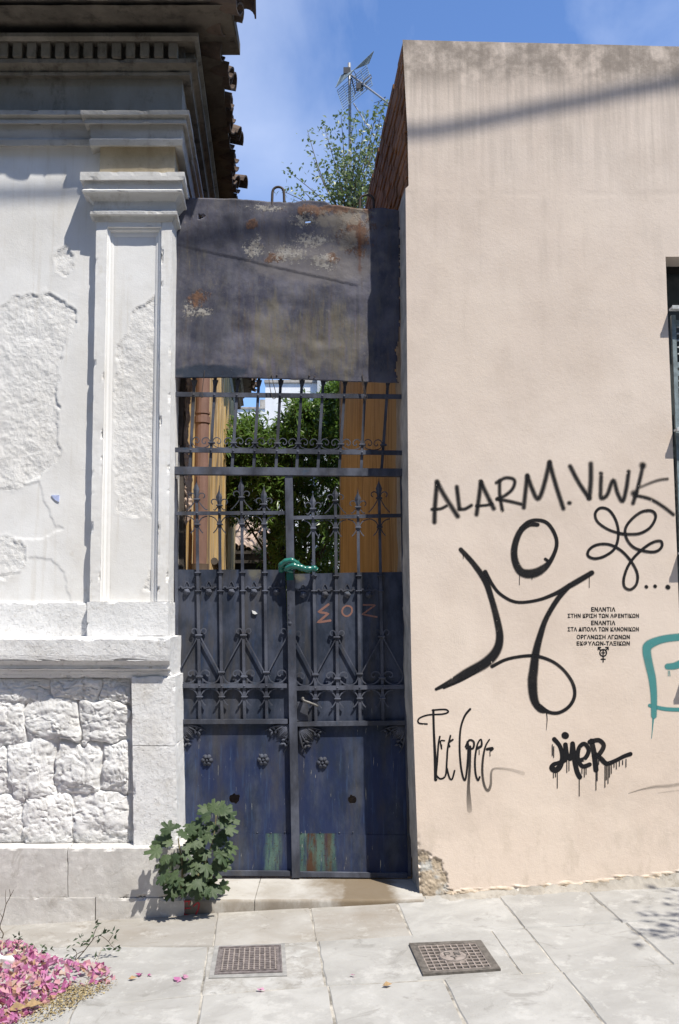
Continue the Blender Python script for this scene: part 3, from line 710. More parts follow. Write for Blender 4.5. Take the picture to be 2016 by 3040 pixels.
for i, (y0, y1, z0, z1) in enumerate(bl_):
    xx = bx((z0 + z1) / 2) + DS * ((y0 + y1) / 2 - 5.2) + br.uniform(-.006, .004)
    if i < 300:
        key = (round(y1 - y0, 3), br.randrange(2))
        if key not in meshes:
            mb = MB(); onebrick(mb, 0, y1 - y0, 0, z1 - z0, 0); me = bpy.data.meshes.new('brick'); me.from_pydata(mb.v, [], mb.f); me.materials.append(M['brick'])
            bm = bmesh.new(); bm.from_mesh(me); bmesh.ops.recalc_face_normals(bm, faces=bm.faces); bm.to_mesh(me); bm.free(); meshes[key] = me
        o = link('brick', meshes[key], None, (xx, y0, z0)); o.rotation_euler.z = -DS + br.uniform(-.01, .01); attach(o, rb)
    else: onebrick(rest, y0, y1, z0, z1, xx)
rest.build('brickwork', M['brick'], rb, kind='stuff')
mb = MB()
mb.hexa([(bx(3.4) + .018, 5.222, 3.4), (bx(3.4) + .3, 5.222, 3.4), (bx(zt) + .3, 5.222, zt - .006), (bx(zt) + .018, 5.222, zt - .006), (bx(3.4) + .018 + DS * 5.3, 10.5, 3.4), (bx(3.4) + .3 + DS * 5.3, 10.5, 3.4), (bx(zt) + .3 + DS * 5.3, 10.5, zt - .006), (bx(zt) + .018 + DS * 5.3, 10.5, zt - .006)])
mb.build('party_wall', simple('brick_mortar', (.30, .25, .20), .95, .3, 20, .5), rb)
xo = P(1213, 1500, 5.2).x
def rside(Y): return xo + .010 + DS * (Y - 5.2)
ys = np.linspace(5.66, 10.6, 60); zz = np.linspace(0, 1, 80); SY, SZ = np.meshgrid(ys, zz)
ztop = np.minimum(Pn(SY * 0, SY * 0 + 830, SY)[1], zt - .02); SZ = -.2 + SZ * (ztop + .2)
gridmesh('alley_wall', rside(SY) + (fbm(SY * 3, SZ * 2, 81, 4) - .5) * .03, SY, SZ, M['ochre_r'], rb)
mb = MB(); mb.hexa([(rside(10.6) - .005, 10.6, -.2), (rside(10.6) + .3, 10.6, -.2), (rside(10.6) + .3, 10.6, zt), (rside(10.6) - .005, 10.6, zt), (rside(10.6) - .005, 10.62, -.2), (rside(10.6) + .3, 10.62, -.2), (rside(10.6) + .3, 10.62, zt), (rside(10.6) - .005, 10.62, zt)]); mb.build('alley_wall_end', M['ochre_r'], rb)
# window on the right: recess, shutter with slats, projecting cage
win = MB(); YO = 5.44
oL, oR = lambda y: float(open_x(y)), 2440
win.prism([(oL(762) - 2, 758), (oR + 60, 758), (oR + 60, 700), (oL(762) - 2, 700)], YR + .012, YO + .1)
win.prism([(oR, 758), (oR + 60, 758), (oR + 60, 2160), (oR, 2160)], YR + .012, YO + .1)
win.prism([(oL(762) - 40, 762), (oL(762) - 1, 762), (oL(2150) - 1, 2150), (oL(2150) - 40, 2150)], YR + .012, YO + .1)
win.prism([(oL(2150) - 40, 2152), (oR + 60, 2152), (oR + 60, 2200), (oL(2150) - 40, 2200)], YR + .004, YO + .1)
wino = win.build('window', M['peach'], rb)
mb = MB(); mb.pbox(1940, 740, oR + 20, 2170, YO, YO + .05); mb.build('pane', simple('dark_window_panel', (.055, .065, .07), .35, .3, 5, .1), wino)
mb = MB(); mb.pbox(1960, 770, oR + 10, 806, YO - .05, YO - .003); mb.build('roller_box', M['dark'], wino)
fm = MB()
for (a, b, c, d) in ((1994, 935, 2006, 2140), (2200, 935, 2212, 2140), (2410, 935, 2424, 2140)):
    sh = (lambda y: (y - 935) * .0385 * .95)
    fm.prism([(a, b), (c, b), (c + sh(d), d), (a + sh(d), d)], 5.205, 5.23)
for yy in (950, 1075, 1100, 1270): fm.prism([(2007, yy), (2409, yy), (2409, yy + 16), (2007, yy + 16)], 5.207, 5.228)
fm.build('shutter_frame', M['blue_steel'], wino)
for k in range(58):
    yy = 968 + k * 20
    if abs(yy - 1088) < 26 or abs(yy - 1278) < 16: continue
    mb = MB(); mb.prism([(2008 + (yy - 935) * .036, yy), (2408, yy), (2408, yy + 4), (2008 + (yy - 935) * .036, yy + 4)], 5.212, 5.222); mb.build('slat', M['pale_steel'], wino)
for yy, x0 in ((918, 1986), (1276, 2000), (1640, 2013), (2000, 2026)):
    mb = MB(); a, b = P(x0, yy, 5.198), P(2420, yy, 5.198)
    mb.box(a.x, b.x, 5.142, 5.198, a.z - .012, a.z); mb.box(a.x - .001, b.x, 5.138, 5.144, a.z - .018, a.z + .004)
    mb.build('cage_plate', M['pale_steel'], wino)

# ------------------------------------------------------------------ alley and what lies behind
mb = MB(); mb.box(-3.2, 1.2, 5.56, 30, -.3, -.045); o = mb.build('alley_path', M['earth'], kind='structure')
wb = thing('white_building', 'plain white rendered block rising far behind the alley trees', 'building', P(890, 1825, 24))
mb = MB(); a = P(788, 1137, 24); b = P(1085, 1700, 24); mb.box(a.x, b.x + 3, 24, 30, -.2, a.z); mb.build('wall', M['white_wall'], wb)
mb = MB(); mb.box(a.x - .03, b.x + 3.03, 23.95, 30.05, a.z, a.z + .08); mb.build('coping', M['reveal'], wb)
mb = MB(); q = P(955, 1150, 23.8); mb.box(q.x - .12, q.x + .12, 23.78, 23.99, -.2, q.z + .6); mb.build('flue', M['pale_steel'], wb)
gb = thing('distant_house', 'small pale house with roof parapet seen far off beneath the left eaves', 'house', P(760, 1825, 34))
a = P(752, 1214, 34); b = P(792, 1700, 34)
mb = MB(); mb.box(a.x - 2, b.x, 34, 38, -.2, a.z); mb.build('wall', M['white_wall'], gb)
mb = MB(); mb.box(a.x - 2.02, b.x + .02, 33.95, 38, a.z, a.z + .07); mb.box(b.x - .35, b.x - .05, 34.2, 34.5, a.z + .07, a.z + .42); mb.build('parapet', M['reveal'], gb)
# tiled lean-to at the end of the alley
sh = thing('tiled_lean_to', 'low lean-to with a sagging clay tile roof at the alley end', 'shed', P(750, 1900, 14.7))
a = P(690, 1640, 14.7); b = P(850, 1640, 14.7)
mb = MB(); mb.box(a.x - .6, b.x, 14.72, 14.8, -.1, a.z - .10); mb.build('painted_dark_opening', M['dark'], sh)  # near-black colour paints the shaded opening under the lintel
mb = MB(); mb.box(a.x - .6, b.x + .1, 14.64, 14.72, a.z - .18, a.z - .02); mb.box(a.x - .6, b.x + .1, 14.60, 14.64, a.z - .03, a.z + .0); mb.build('lintel', M['timber'], sh)
rof = MB(); rof.hexa([(a.x - .6, 14.6, a.z), (b.x, 14.6, a.z), (b.x, 16.4, a.z + .75), (a.x - .6, 16.4, a.z + .75), (a.x - .6, 14.6, a.z + .03), (b.x, 14.6, a.z + .03), (b.x, 16.4, a.z + .78), (a.x - .6, 16.4, a.z + .78)])
ro = rof.build('roof', M['timber'], sh)
lt = bpy.data.meshes.new('roof_tile'); lt = cov.copy(); lt.materials.clear(); lt.materials.append(grime('pale_old_tile', (.30, .22, .17), (.42, .33, .27), (.12, .10, .085), .6))
for j in range(4):
    for i in range(9):
        x = a.x - .5 + i * .17 + rt.uniform(-.03, .03); yy = 14.98 + j * .38
        if x > b.x: continue
        o = link('roof_tile', lt, None, (x, yy, a.z + .19 + j * .16 + rt.uniform(-.02, .03))); o.rotation_euler = (rt.uniform(-.2, .2), R(22) + rt.uniform(-.1, .1), R(-90) + rt.uniform(-.25, .25)); attach(o, ro)

# unseen house added across the street behind the camera to block the low sky
opp = thing('unseen_opposite_house', 'unseen four storey cream house added across the street behind the camera to block low sky', 'house', (0, -6.0, -.2))
cream = simple('cream_render', (.34, .29, .22), .9, .2, 3, .3)
mb = MB(); mb.box(-18, 18, -13, -6.0, -.5, 13.0); mb.build('wall', cream, opp)
mb = MB(); mb.box(-18.2, 18.2, -13.2, -5.7, 13.0, 13.25); mb.build('cornice', M['reveal'], opp)
mb = MB(); mb.box(0, 1.1, 0, .08, 0, 1.9); w0 = mb.build('window', M['dark'], opp, origin=(0, 0, 0)); wm_ = w0.data; w0.location = Vector((-14, -6.03, 1.0)) - Vector(opp.location)
for j in range(4):
    for i in range(11):
        if i or j: o = link('window', wm_, None, (-14 + i * 2.7, -6.03, 1.0 + j * 2.9)); attach(o, opp)
# ------------------------------------------------------------------ rusted sheet over the gate
YSH = 5.452
def sheet_mat():
    t = NT('rusted_painted_sheet'); K = dict(Y=YSH)
    c = t.mix(t.step(t.noise(5, 6, .62, (1, 1, .6)), .3, .7), (.054, .056, .082), (.142, .140, .176))
    c = t.mix(t.step(t.noise(6, 6, .72, (1.3, 1, .7), (11, 3, 5)), .50, .66, 0, .35), c, (.165, .150, .125))
    c = t.mix(t.step(t.noise(11, 6, .75, (1.4, 1, .6), (1, 13, 5)), .57, .70, 0, .45), c, (.115, .080, .060))
    c = t.mix(t.step(t.noise(22, 6, .75, (1, 1, .7), (2, 5, 9)), .45, .7, 0, .45), c, (.16, .155, .155))
    c = t.mix(t.step(t.noise(3, 6, .6, off=(8, 8, 2)), .48, .62, 0, .5), c, (.040, .044, .060))
    c = t.mix(t.mul(t.step(t.noise(16, 6, .7, (2.5, 1, .12), (6, 1, 1)), .52, .68), .45), c, (.10, .075, .058))
    c = t.mix(t.step(t.noise(9, 6, .65, (2, 1, .35), (4, 4, 1)), .5, .7, 0, .5), c, (.13, .13, .145))
    Sy = dict(wob=.3, wscale=5, soft=.9)
    yel = t.math('MAXIMUM', t.blob(985, 1010, YSH, 190, 190, **Sy), t.blob(810, 1000, YSH, 130, 190, off=(3, 1, 2), **Sy))
    yv = t.step(t.math('MULTIPLY_ADD', yel, .36, t.noise(9, 8, .68, (2.0, 1, .45), (1, 5, 1))), .56, .80)
    c = t.mix(t.mul(yv, t.step(t.noise(15, 6, .7, (2.6, 1, .35), (2, 2, 2)), .30, .58, .25, 1.), .70), c, t.mix(t.noise(6, 4, .6), (.13, .12, .095), (.20, .175, .12)))
    c = t.mix(t.mul(yel, t.step(t.noise(12, 5, .6, (3, 1, .3), (8, 5, 1)), .52, .66), .7), c, (.14, .125, .17))
    light = t.math('MAXIMUM', t.blob(950, 780, YSH, 230, 75, .5, 8), t.blob(1030, 680, YSH, 110, 60, .5, 8, off=(2, 2, 0)))
    c = t.mix(t.mul(light, .6), c, (.20, .185, .185))
    blue = t.blob(620, 1105, YSH, 130, 30, .5, 10); c = t.mix(t.mul(blue, .8), c, (.022, .034, .055))
    # bands of rust and flaked pale primer
    def mx(*a):
        r = a[0]
        for b in a[1:]: r = t.math('MAXIMUM', r, b)
        return r
    S_ = dict(wob=.25, wscale=8, soft=.95)
    ru = mx(t.blob(1060, 690, YSH, 120, 130, **S_), t.blob(980, 622, YSH, 260, 40, **S_), t.blob(590, 885, YSH, 55, 60, **S_), t.blob(815, 765, YSH, 60, 36, **S_), t.blob(985, 770, YSH, 44, 36, **S_), t.blob(745, 668, YSH, 36, 36, **S_))
    rn = t.noise(17, 9, .72, (1, 1, .7)); rf = t.step(t.math('MULTIPLY_ADD', ru, .34, rn), .66, .80)
    rust = t.mix(t.step(t.noise(40, 5, .7), .3, .7), (.085, .05, .036), (.20, .105, .060))
    c = t.mix(t.mul(rf, .85), c, rust)
    gp = t.mul(t.step(t.math('MULTIPLY_ADD', mx(t.blob(1020, 650, YSH, 170, 60, **S_), t.blob(1020, 700, YSH, 100, 90, **S_)), .3, t.noise(12, 8, .68, off=(7, 2, 2))), .64, .80), .7); c = t.mix(gp, c, (.27, .24, .20))
    drip = t.mul(t.blob(1068, 725, YSH, 8, 120, .75, 16, .9), .75); c = t.mix(drip, c, (.14, .06, .032))
    fl = mx(t.blob(757, 735, YSH, 60, 66, **S_), t.blob(862, 752, YSH, 120, 60, **S_), t.blob(965, 775, YSH, 66, 62, **S_), t.blob(598, 925, YSH, 66, 40, **S_), t.blob(560, 920, YSH, 40, 60, **S_), t.blob(905, 655, YSH, 76, 46, **S_), t.blob(790, 618, YSH, 100, 26, **S_), t.blob(930, 715, YSH, 110, 50, **S_))
    ff = t.step(t.math('MULTIPLY_ADD', fl, .24, t.noise(44, 10, .80, off=(3, 3, 3))), .66, .72); c = t.mix(t.mul(ff, .85), c, t.mix(t.step(t.noise(22, 4, .6, off=(1, 1, 1)), .4, .65), (.36, .345, .32), (.22, .20, .18)))
    fine = t.mul(t.step(t.noise(75, 4, .75, off=(3, 9, 3)), .61, .68), t.math('MAXIMUM', t.mul(yel, .8), .25)); c = t.mix(fine, c, (.15, .075, .04))
    c = t.mix(t.step(t.noise(110, 3, .7, off=(1, 9, 8)), .70, .74, 0, .55), c, (.40, .38, .35))
    h = t.math('MULTIPLY_ADD', t.noise(38, 5, .7), .6, t.mul(t.math('MAXIMUM', ff, rf), .7))
    return t.done(c, t.step(t.noise(8, 4, .6), .3, .7, .45, .68), t.bump(h, .55, .006), 0., spec=.12)
sheet_t = thing('metal_sheet', 'rusted dark purple-grey metal sheet closing the opening above the gate', 'metal sheet', P(850, 1125, YSH))
xs = np.linspace(500, 1196, 174); ys = np.linspace(0, 1, 138); PX, V_ = np.meshgrid(xs, ys)
top = np.interp(PX, [500, 575, 700, 800, 870, 900, 935, 965, 985, 1080, 1130, 1196], [586, 589, 592, 597, 601, 595, 597, 600, 610, 621, 618, 627]) + (fbm(PX / 18, PX * 0, 51, 3) - .5) * 4
bot = np.interp(PX, [500, 730, 1000, 1120, 1196], [1121, 1123, 1131, 1137, 1138]) + (fbm(PX / 25, PX * 0, 52, 3) - .5) * 3
PY = top + (bot - top) * V_
right_lim = np.interp(PY, [600, 800, 950, 1000, 1040, 1070, 1100, 1140], [1186, 1189, 1190, 1187, 1176, 1180, 1176, 1186]) + (fbm(PY / 9, PY * 0, 53, 3) - .5) * 8
dsp = (fbm(PX / 140, PY / 110, 54, 3) - .5) * .026 + (fbm(PX / 40, PY / 40, 55, 3) - .5) * .007
seam = 725 + (PX - 530) * .23; dsp += np.where((PY > seam) & (PX < 1060), .004 * sstep(0, 3, PY - seam), 0) + .004 * sstep(1030, 1100, PX) * sstep(0, 3, PY - seam) * 0
for bx_, by_, r_, h_ in ((831, 905, 20, .007), (955, 1012, 16, .009), (912, 645, 26, -.012), (905, 658, 18, .012), (975, 770, 20, -.006), (1010, 620, 30, -.01), (640, 760, 70, .008), (700, 980, 34, .008), (880, 880, 24, -.007), (1040, 930, 30, .008), (560, 1040, 26, -.007), (780, 1060, 18, .007), (1010, 700, 24, .008), (690, 640, 22, -.006)):
    dsp += h_ * np.exp(-((PX - bx_) ** 2 + (PY - by_) ** 2) / (r_ * r_))
dsp += -.010 * np.exp(-((PY - top) / 8) ** 2) * (fbm(PX / 50, PX * 0, 56, 3) - .4)
X, Z = Pn(PX, PY, YSH)
holes = [(600, 643, 8, 5), (592, 645, 4, 8), (914, 660, 8, 3)]
kp = PX[:-1, 1:] < right_lim[:-1, 1:]
for hx, hy, ra, rb_ in holes: kp &= (((PX[:-1, :-1] + 2 - hx) / ra) ** 2 + ((PY[:-1, :-1] + 2 - hy) / rb_) ** 2) > 1
o = gridmesh('plate', X, YSH + dsp, Z, sheet_mat(), sheet_t, keep=kp)
sm = o.modifiers.new('s', 'SOLIDIFY'); sm.thickness = .002; sm.offset = 1
def hoop(x0, x1, yt, yb, r=.0085):
    pts = [(x0, yb), (x0 + 1, lerp(yt, yb, .45)), (x0 + 4, yt + 9), (lerp(x0, x1, .5), yt), (x1 - 4, yt + 9), (x1 - 1, lerp(yt, yb, .5)), (x1 + 1, yb + 6)]
    mb = MB(); mb.tube([P(a, b, YSH + .012) for a, b in smoothpath(pts, 6)], r, 8); return mb.build('rusty_hoop', M['iron_dark'], sheet_t, smooth=True)
hoop(807, 845, 555, 640); hoop(1067, 1111, 579, 660)
for bx_, by_ in ((822, 1115), (918, 1116), (934, 1118)):
    mb = MB(); c = P(bx_, by_, YSH - .004); mb.polar(c, .006, lambda r, a: (r, .005 * (1 - r * r)), 3, 10); mb.build('bolt', M['iron_dark'], sheet_t, smooth=True)
for pts in ([(806, 1112), (812, 1140), (820, 1175), (812, 1184), (806, 1172), (800, 1140), (798, 1118)], [(1076, 1110), (1078, 1130), (1085, 1165), (1090, 1180), (1084, 1190), (1082, 1170), (1074, 1130)], [(608, 1100), (604, 1130), (600, 1168), (604, 1178), (596, 1180)]):
    mb = MB(); mb.tube([P(a, b, 5.446) for a, b in smoothpath(pts, 5)], .0022, 6); mb.build('tie_wire', M['iron_dark'], sheet_t, smooth=True)

# ------------------------------------------------------------------ gate: fixed transom grille, two leaves
YB = 5.476; PD = 5.498                        # front of the bars, front of the sheet panels
grille = thing('transom_grille', 'wrought iron transom grille of scrolls and bars between gate and metal sheet', 'iron grille', P(850, 1400, YB))
def bar(parent, name, pts, t, depth=.010, Y=YB, m=None): mb = MB(); mb.tape(pts, Y, depth, t); return mb.build(name, m or M['iron'], parent)
def rivet(parent, x, y, Y, r=.0075):
    mb = MB(); mb.polar(P(x, y, Y), r, lambda q, a: (q, .005 * (1 - q * q)), 3, 10); return mb.build('rivet', M['iron'], parent, smooth=True)
def collar(parent, x, y, Y=YB, w=15, h=5):
    mb = MB(); pts = []
    for k, (dy, ex) in enumerate(((-h / 2, .0), (-h / 4, .003), (h / 4, .003), (h / 2, .0))): pts.append((dy, ex))
    vv = []
    for dy, ex in pts:
        a, b = P(x - w / 2 - ex * 480, y + dy, Y - .004 - ex), P(x + w / 2 + ex * 480, y + dy, Y - .004 - ex)
        vv += [a, b, b + Vector((0, .022 + ex, 0)), a + Vector((0, .022 + ex, 0))]
    ff = [(0, 1, 2, 3), (15, 14, 13, 12)]
    for i in range(3):
        for k in range(4): ff.append((i * 4 + k, i * 4 + (k + 1) % 4, i * 4 + 4 + (k + 1) % 4, i * 4 + 4 + k))
    mb.add(vv, ff); return mb.build('collar', M['iron'], parent)
def scroll(parent, x, y, pts, sx=1, t=2.6, Y=YB + .001, depth=.008, n=5, name='scroll'):
    return bar(parent, name, smoothpath([(x + sx * a, y + b) for a, b in pts], n), t, depth, Y)
bar(grille, 'beam', [(505, 1396), (1198, 1402)], 23, .05, 5.455)
bar(grille, 'rail', [(512, 1170), (1192, 1177)], 14, .012, YB - .006)
bar(grille, 'rail', [(510, 1335), (1194, 1344)], 14, .012, YB - .006)
tb = [(574.5, 566), (636, 626), (703, 692), (766, 756), (831, 822), (894, 884), (957, 947), (1022, 1011), (1083, 1075), (1149, 1137)]
for i, (xt, xb) in enumerate(tb):
    fx = lambda y: xb + (xt - xb) * (1340 - y) / (1340 - 1175)
    mb = MB(); mb.tape([(fx(1040), 1040), (fx(1392), 1392)], YB + .007, .010, 8.5)
    for y0, y1, w0, w1 in ((1128, 1145, 17, 9),):
        mb.prism([(fx(y0) - w0 / 2, y0), (fx(y0) + w0 / 2, y0), (fx(y1) + w1 / 2, y1), (fx(y1) - w1 / 2, y1)], YB - .002, YB + .018)
    mb.build('bar', M['iron'], grille)
    rivet(grille, fx(1174), 1171 + (fx(1174) - 512) * .0103, YB - .0065); rivet(grille, fx(1340), 1335.5 + (fx(1340) - 510) * .0131, YB - .0065)
    yr = 1335 + (fx(1340) - 510) * .0131
    if i > 0: collar(grille, fx(1318), yr - 23, YB + .006, 17, 5)
    sp = [(4, -24), (7, -33), (15, -38), (24, -35), (28, -27), (24, -20), (18, -21), (18, -26)]
    for s in (-1, 1):
        if (i == 0 and s < 0) or (i == len(tb) - 1 and s > 0): continue
        if i == 0: scroll(grille, fx(1318), yr, [(3, -18), (4, -28), (10, -37), (19, -37), (24, -29), (20, -22), (14, -24), (15, -29)], s, 2.4)
        else: scroll(grille, fx(1318), yr, sp, s, 2.4)
    if i < len(tb) - 1:
        nx = tb[i + 1]; x0 = fx(1318); x1 = nx[1] + (nx[0] - nx[1]) * 22 / 165; yr2 = yr + .8
        bar(grille, 'scroll', smoothpath([(x0 + 4, yr - 22), (x0 + 9, yr - 13), (x0 + 20, yr - 8.5), ((x0 + x1) / 2, yr2 - 7.8), (x1 - 20, yr2 - 8.5), (x1 - 9, yr2 - 13), (x1 - 4, yr2 - 22)], 4), 2.4, .008, YB + .001)

YF0 = P(850, 2610, YB)
leafs = []
def spear(parent, x, ytip, ybase, w=9.5):
    mb = MB(); h = ybase - ytip; ym = ytip + h * .58
    o = [(x, ytip), (x + 1.2, ytip + h * .2), (x + 2.6, ytip + h * .32), (x + w, ym), (x + 6.5, lerp(ym, ybase, .5)), (x + 4.2, ybase), (x - 4.2, ybase), (x - 6.5, lerp(ym, ybase, .5)), (x - w, ym), (x - 2.6, ytip + h * .32), (x - 1.2, ytip + h * .2)]
    rim = [P(a, b, YB + .004) for a, b in o]; rid = [P(x, b, YB - (.006 if .3 < (b - ytip) / h < .95 else .002)) for a, b in o]; rb2 = [q + Vector((0, .02, 0)) for q in rid]
    n = len(o)
    for R_, fl in ((rid, 1), (rb2, -1)):
        f = [(i, (i + 1) % n, n + (i + 1) % n, n + i) for i in range(n)]; mb.add(rim + R_, f)
    return mb.build('spearhead', M['iron'], parent)
fleur_hi = lambda dy: [(19, -3), (23, -7), (23, -14), (17, -18), (10, -17), (5, -10), (3.5, -1), (5, 5), (lerp(0, 32, .36) * min(1, dy / 38) + 3, dy * .48), (lerp(0, 32, .72) * min(1.1, dy / 36) + 2, dy * .82), (min(32, dy * .85 + 3), dy - 5)]
fleur_lo = [(31, 3), (24, 4), (14, 9), (7, 18), (4.5, 27), (6, 36), (11, 45), (18, 53)]
def lyre(w2):
    k = w2 / 66
    return [(14, -5), (18, -6), (21, -11), (19, -18), (12, -20), (6, -15), (3.5, -4), (4.5, 3), (8, 12), (30 * k, 52), (50 * k, 89), (58 * k, 104), (61.5 * k, 114), (61 * k, 122), (55 * k, 134), (45 * k, 141), (34 * k, 142), (20 * k, 138), (9, 128), (5, 121), (6, 112), (13, 105), (22, 104), (30, 109), (31, 117), (25, 121), (22, 117)]
def make_leaf(name, label, barsx, tips, collars, xl, xr, yA, yB, yC, yt, apex, ybot, seam, stile_l, stile_r, edge_apex):
    t = thing(name, label, 'gate', P((xl + xr) / 2, ybot[0], YB))
    L_ = lambda tab, x: lerp(tab[0], tab[1], (x - xl) / (xr - xl))
    if stile_l: bar(t, 'stile', stile_l[:2], stile_l[2], .030, stile_l[3])
    if stile_r: bar(t, 'stile', stile_r[:2], stile_r[2], .030, stile_r[3])
    for y, nm, h, xo_ in ((yA, 'rail', 11, 0), (yB, 'rail', 12, 6), (yC, 'mid_rail', 13, 8)):
        bar(t, nm, [(xl + xo_, y[0]), (xr + xo_, y[1])], h, .012 if nm == 'rail' else .022, YB - .006)
    bar(t, 'bottom_rail', [(xl + 14, ybot[0]), (xr + 16, ybot[1])], 13, .02, YB - .002)
    for i, (x0, x1) in enumerate(barsx):
        fx = lambda y: lerp(x0, x1, (y - 1420) / 705)
        bar(t, 'bar', [(fx(collars[i]), collars[i]), (fx(L_(yC, x0) - 4), L_(yC, x0) - 4)], 8.5, .010, YB + .003)
        spear(t, fx(tips[i]), tips[i], collars[i]); collar(t, fx(collars[i]), collars[i], YB + .002, 16, 5)
        ra = L_(yA, fx(1523)); rbm = L_(yB, fx(2036)); rivet(t, fx(ra), ra, YB - .0065); rivet(t, fx(rbm), rbm, YB - .0065, .006)
        collar(t, fx(ra + 33), ra + 33, YB + .002, 15, 5); collar(t, fx(rbm + 33), rbm + 33, YB + .002, 16, 5)
        collar(t, fx(1700), yt[0] + 9 + (yt[1] - yt[0]) * .5, YB + .002, 15, 3.5); collar(t, fx(1755), 1754, YB + .002, 15, 3.5)
        dy = ra - 6 - collars[i]
        for s in (-1, 1):
            scroll(t, fx(collars[i]), collars[i], fleur_hi(dy), s, 2.8)
            for rr in (ra, rbm): scroll(t, fx(rr), rr + 6, fleur_lo, s, 2.9 if rr == ra else 3.2)
        ap = i in apex
        collar(t, fx(2009 if ap else 1996), (rbm - 27) if ap else (rbm - 40), YB + .002, 17, 6)
        if ap:
            collar(t, fx(1886), rbm - 150, YB + .002, 17, 6)
            for s in (-1, 1): scroll(t, fx(1960), rbm - 150, lyre(66), s, 3.0, n=4)
    for x, s, w2 in edge_apex: scroll(t, x, L_(yB, x) - 150, lyre(w2), s, 3.0, n=4)
    leafs.append(t); return t
lf = make_leaf('iron_gate_leaf', 'left leaf of the dark blue iron gate, with spear-tipped bars and two rosettes', [(583, 593), (650, 659), (716, 726), (783, 792)], [1414, 1440, 1404, 1434], [1482, 1500, 1476, 1497], 522, 846,
               (1524, 1522), (2036, 2036), (2143, 2142), (1690, 1691), (0, 2), (2592, 2594), 2476, [(519, 1420), (533, 2600), 9, YB - .004], None, [(856, -1, 64)])
rf = make_leaf('iron_gate_leaf', 'right leaf of the dark blue iron gate, half in shadow, with lever handle', [(928, 938), (995, 1003), (1062, 1069), (1125, 1137)], [1458, 1440, 1446, 1412], [1510, 1486, 1505, 1478], 868, 1194,
               (1537, 1530), (2044, 2039), (2150, 2146), (1702, 1698), (1, 3), (2596, 2600), 2476, [(857, 1408), (879, 2606), 23, YB - .014], [(1192, 1405), (1217, 2602), 9, YB - .004], [(872, 1, 64)])
# panels: cut sheets with real holes
def panel_mat():
    t = NT('gate_panel_weathered')
    nz = t.noise(7, 6, .65, (1, 1, .5)); c = t.mix(t.step(nz, .35, .68), (.028, .036, .055), (.072, .084, .122))
    c = t.mix(t.mul(t.step(t.noise(5, 6, .6, (2.4, 1, .3), (3, 0, 1)), .46, .68), .6), c, (.078, .072, .066))
    c = t.mix(t.mul(t.step(t.noise(9, 6, .7, (2, 1, .4), (5, 2, 1)), .56, .70), .65), c, (.034, .056, .115))
    low = t.step(t.axis(2), 1.05, .7)
    c = t.mix(t.mul(low, t.step(t.noise(4, 8, .65, (1.6, 1, .5), (9, 2, 4)), .34, .62), .8), c, (.020, .032, .092))
    c = t.mix(t.mul(low, t.step(t.noise(15, 8, .7, (3, 1, .2), (4, 2, 4)), .54, .68), .4), c, (.055, .095, .19))
    xx = t.math('ADD', t.axis(0), t.math('MULTIPLY_ADD', t.noise(7, 6, .7, (1, 1, .5), (2, 2, 6)), .05, -.025)); zk = t.step(t.axis(2), zof(2474, PD) + .004, zof(2476, PD))
    def band(x0, x1, e=.014): a, b = P(x0, 2530, PD).x, P(x1, 2530, PD).x; return t.mul(t.step(xx, a - e, a + e), t.step(xx, b + e, b - e), zk)
    g = t.math('MAXIMUM', band(787, 834), band(880, 998))
    c = t.mix(t.mul(g, t.step(t.noise(12, 7, .7, (2.5, 1, .3), (1, 1, 8)), .34, .56), .85), c, t.mix(t.step(t.noise(9, 5, .6), .35, .65), (.065, .12, .10), (.11, .18, .145)))
    c = t.mix(t.mul(t.math('MAXIMUM', t.mul(band(912, 938, .01), .95), t.mul(band(962, 985, .01), .7)), t.step(t.noise(20, 6, .7, (2, 1, .3)), .34, .52)), c, (.085, .045, .028))
    c = t.mix(t.mul(g, t.step(t.noise(75, 5, .75), .57, .62), .9), c, (.06, .032, .022))
    sc = t.mul(t.step(t.noise(16, 5, .7, (5, 1, .32), (2, 8, 5)), .655, .69), t.step(t.axis(2), 1.2, .9)); c = t.mix(sc, c, (.36, .36, .32))
    pat = t.math('MAXIMUM', t.blob(755, 1703, PD, 26, 22, .9, 22, .7), t.blob(888, 1716, PD, 24, 20, .9, 22, .7)); c = t.mix(t.mul(pat, .6), c, (.18, .17, .125))
    c = t.mix(t.mul(t.step(t.noise(60, 4, .75, off=(1, 7, 3)), .67, .72), .35), c, (.14, .07, .035))
    c = t.mix(t.step(t.noise(100, 3, .7, off=(9, 2, 3)), .73, .76, 0, .5), c, (.32, .32, .32))
    return t.done(c, t.step(nz, .3, .7, .40, .60), t.bump(t.noise(30, 6, .7, (1, 1, .6)), .3, .004), 0., spec=.08)
M['panel'] = panel_mat()
def cutsheet(name, outline, hls, Y, parent, th=.002):
    bm = bmesh.new(); es = []
    for loop in [outline] + hls:
        vs_ = [bm.verts.new(P(a, b, Y)) for a, b in loop]; es += [bm.edges.new((vs_[i], vs_[(i + 1) % len(vs_)])) for i in range(len(vs_))]
    bmesh.ops.triangle_fill(bm, edges=es, use_beauty=True); bmesh.ops.recalc_face_normals(bm, faces=bm.faces)
    me = bpy.data.meshes.new(name); bm.to_mesh(me); bm.free(); me.materials.append(M['panel'])
    o = link(name, me, parent); so2 = o.modifiers.new('s', 'SOLIDIFY'); so2.thickness = th; so2.offset = 0; return o
def ragged(cx, cy, r, n=15, s=1): rr = random.Random(s); return [(cx + math.cos(2 * math.pi * k / n) * r * rr.uniform(.65, 1.15), cy + math.sin(2 * math.pi * k / n) * r * rr.uniform(.65, 1.15)) for k in range(n)]
cutsheet('upper_panel', [(522, 1691), (700, 1691), (738, 1691), (846, 1692), (866, 2145), (530, 2145)], [], PD, lf)
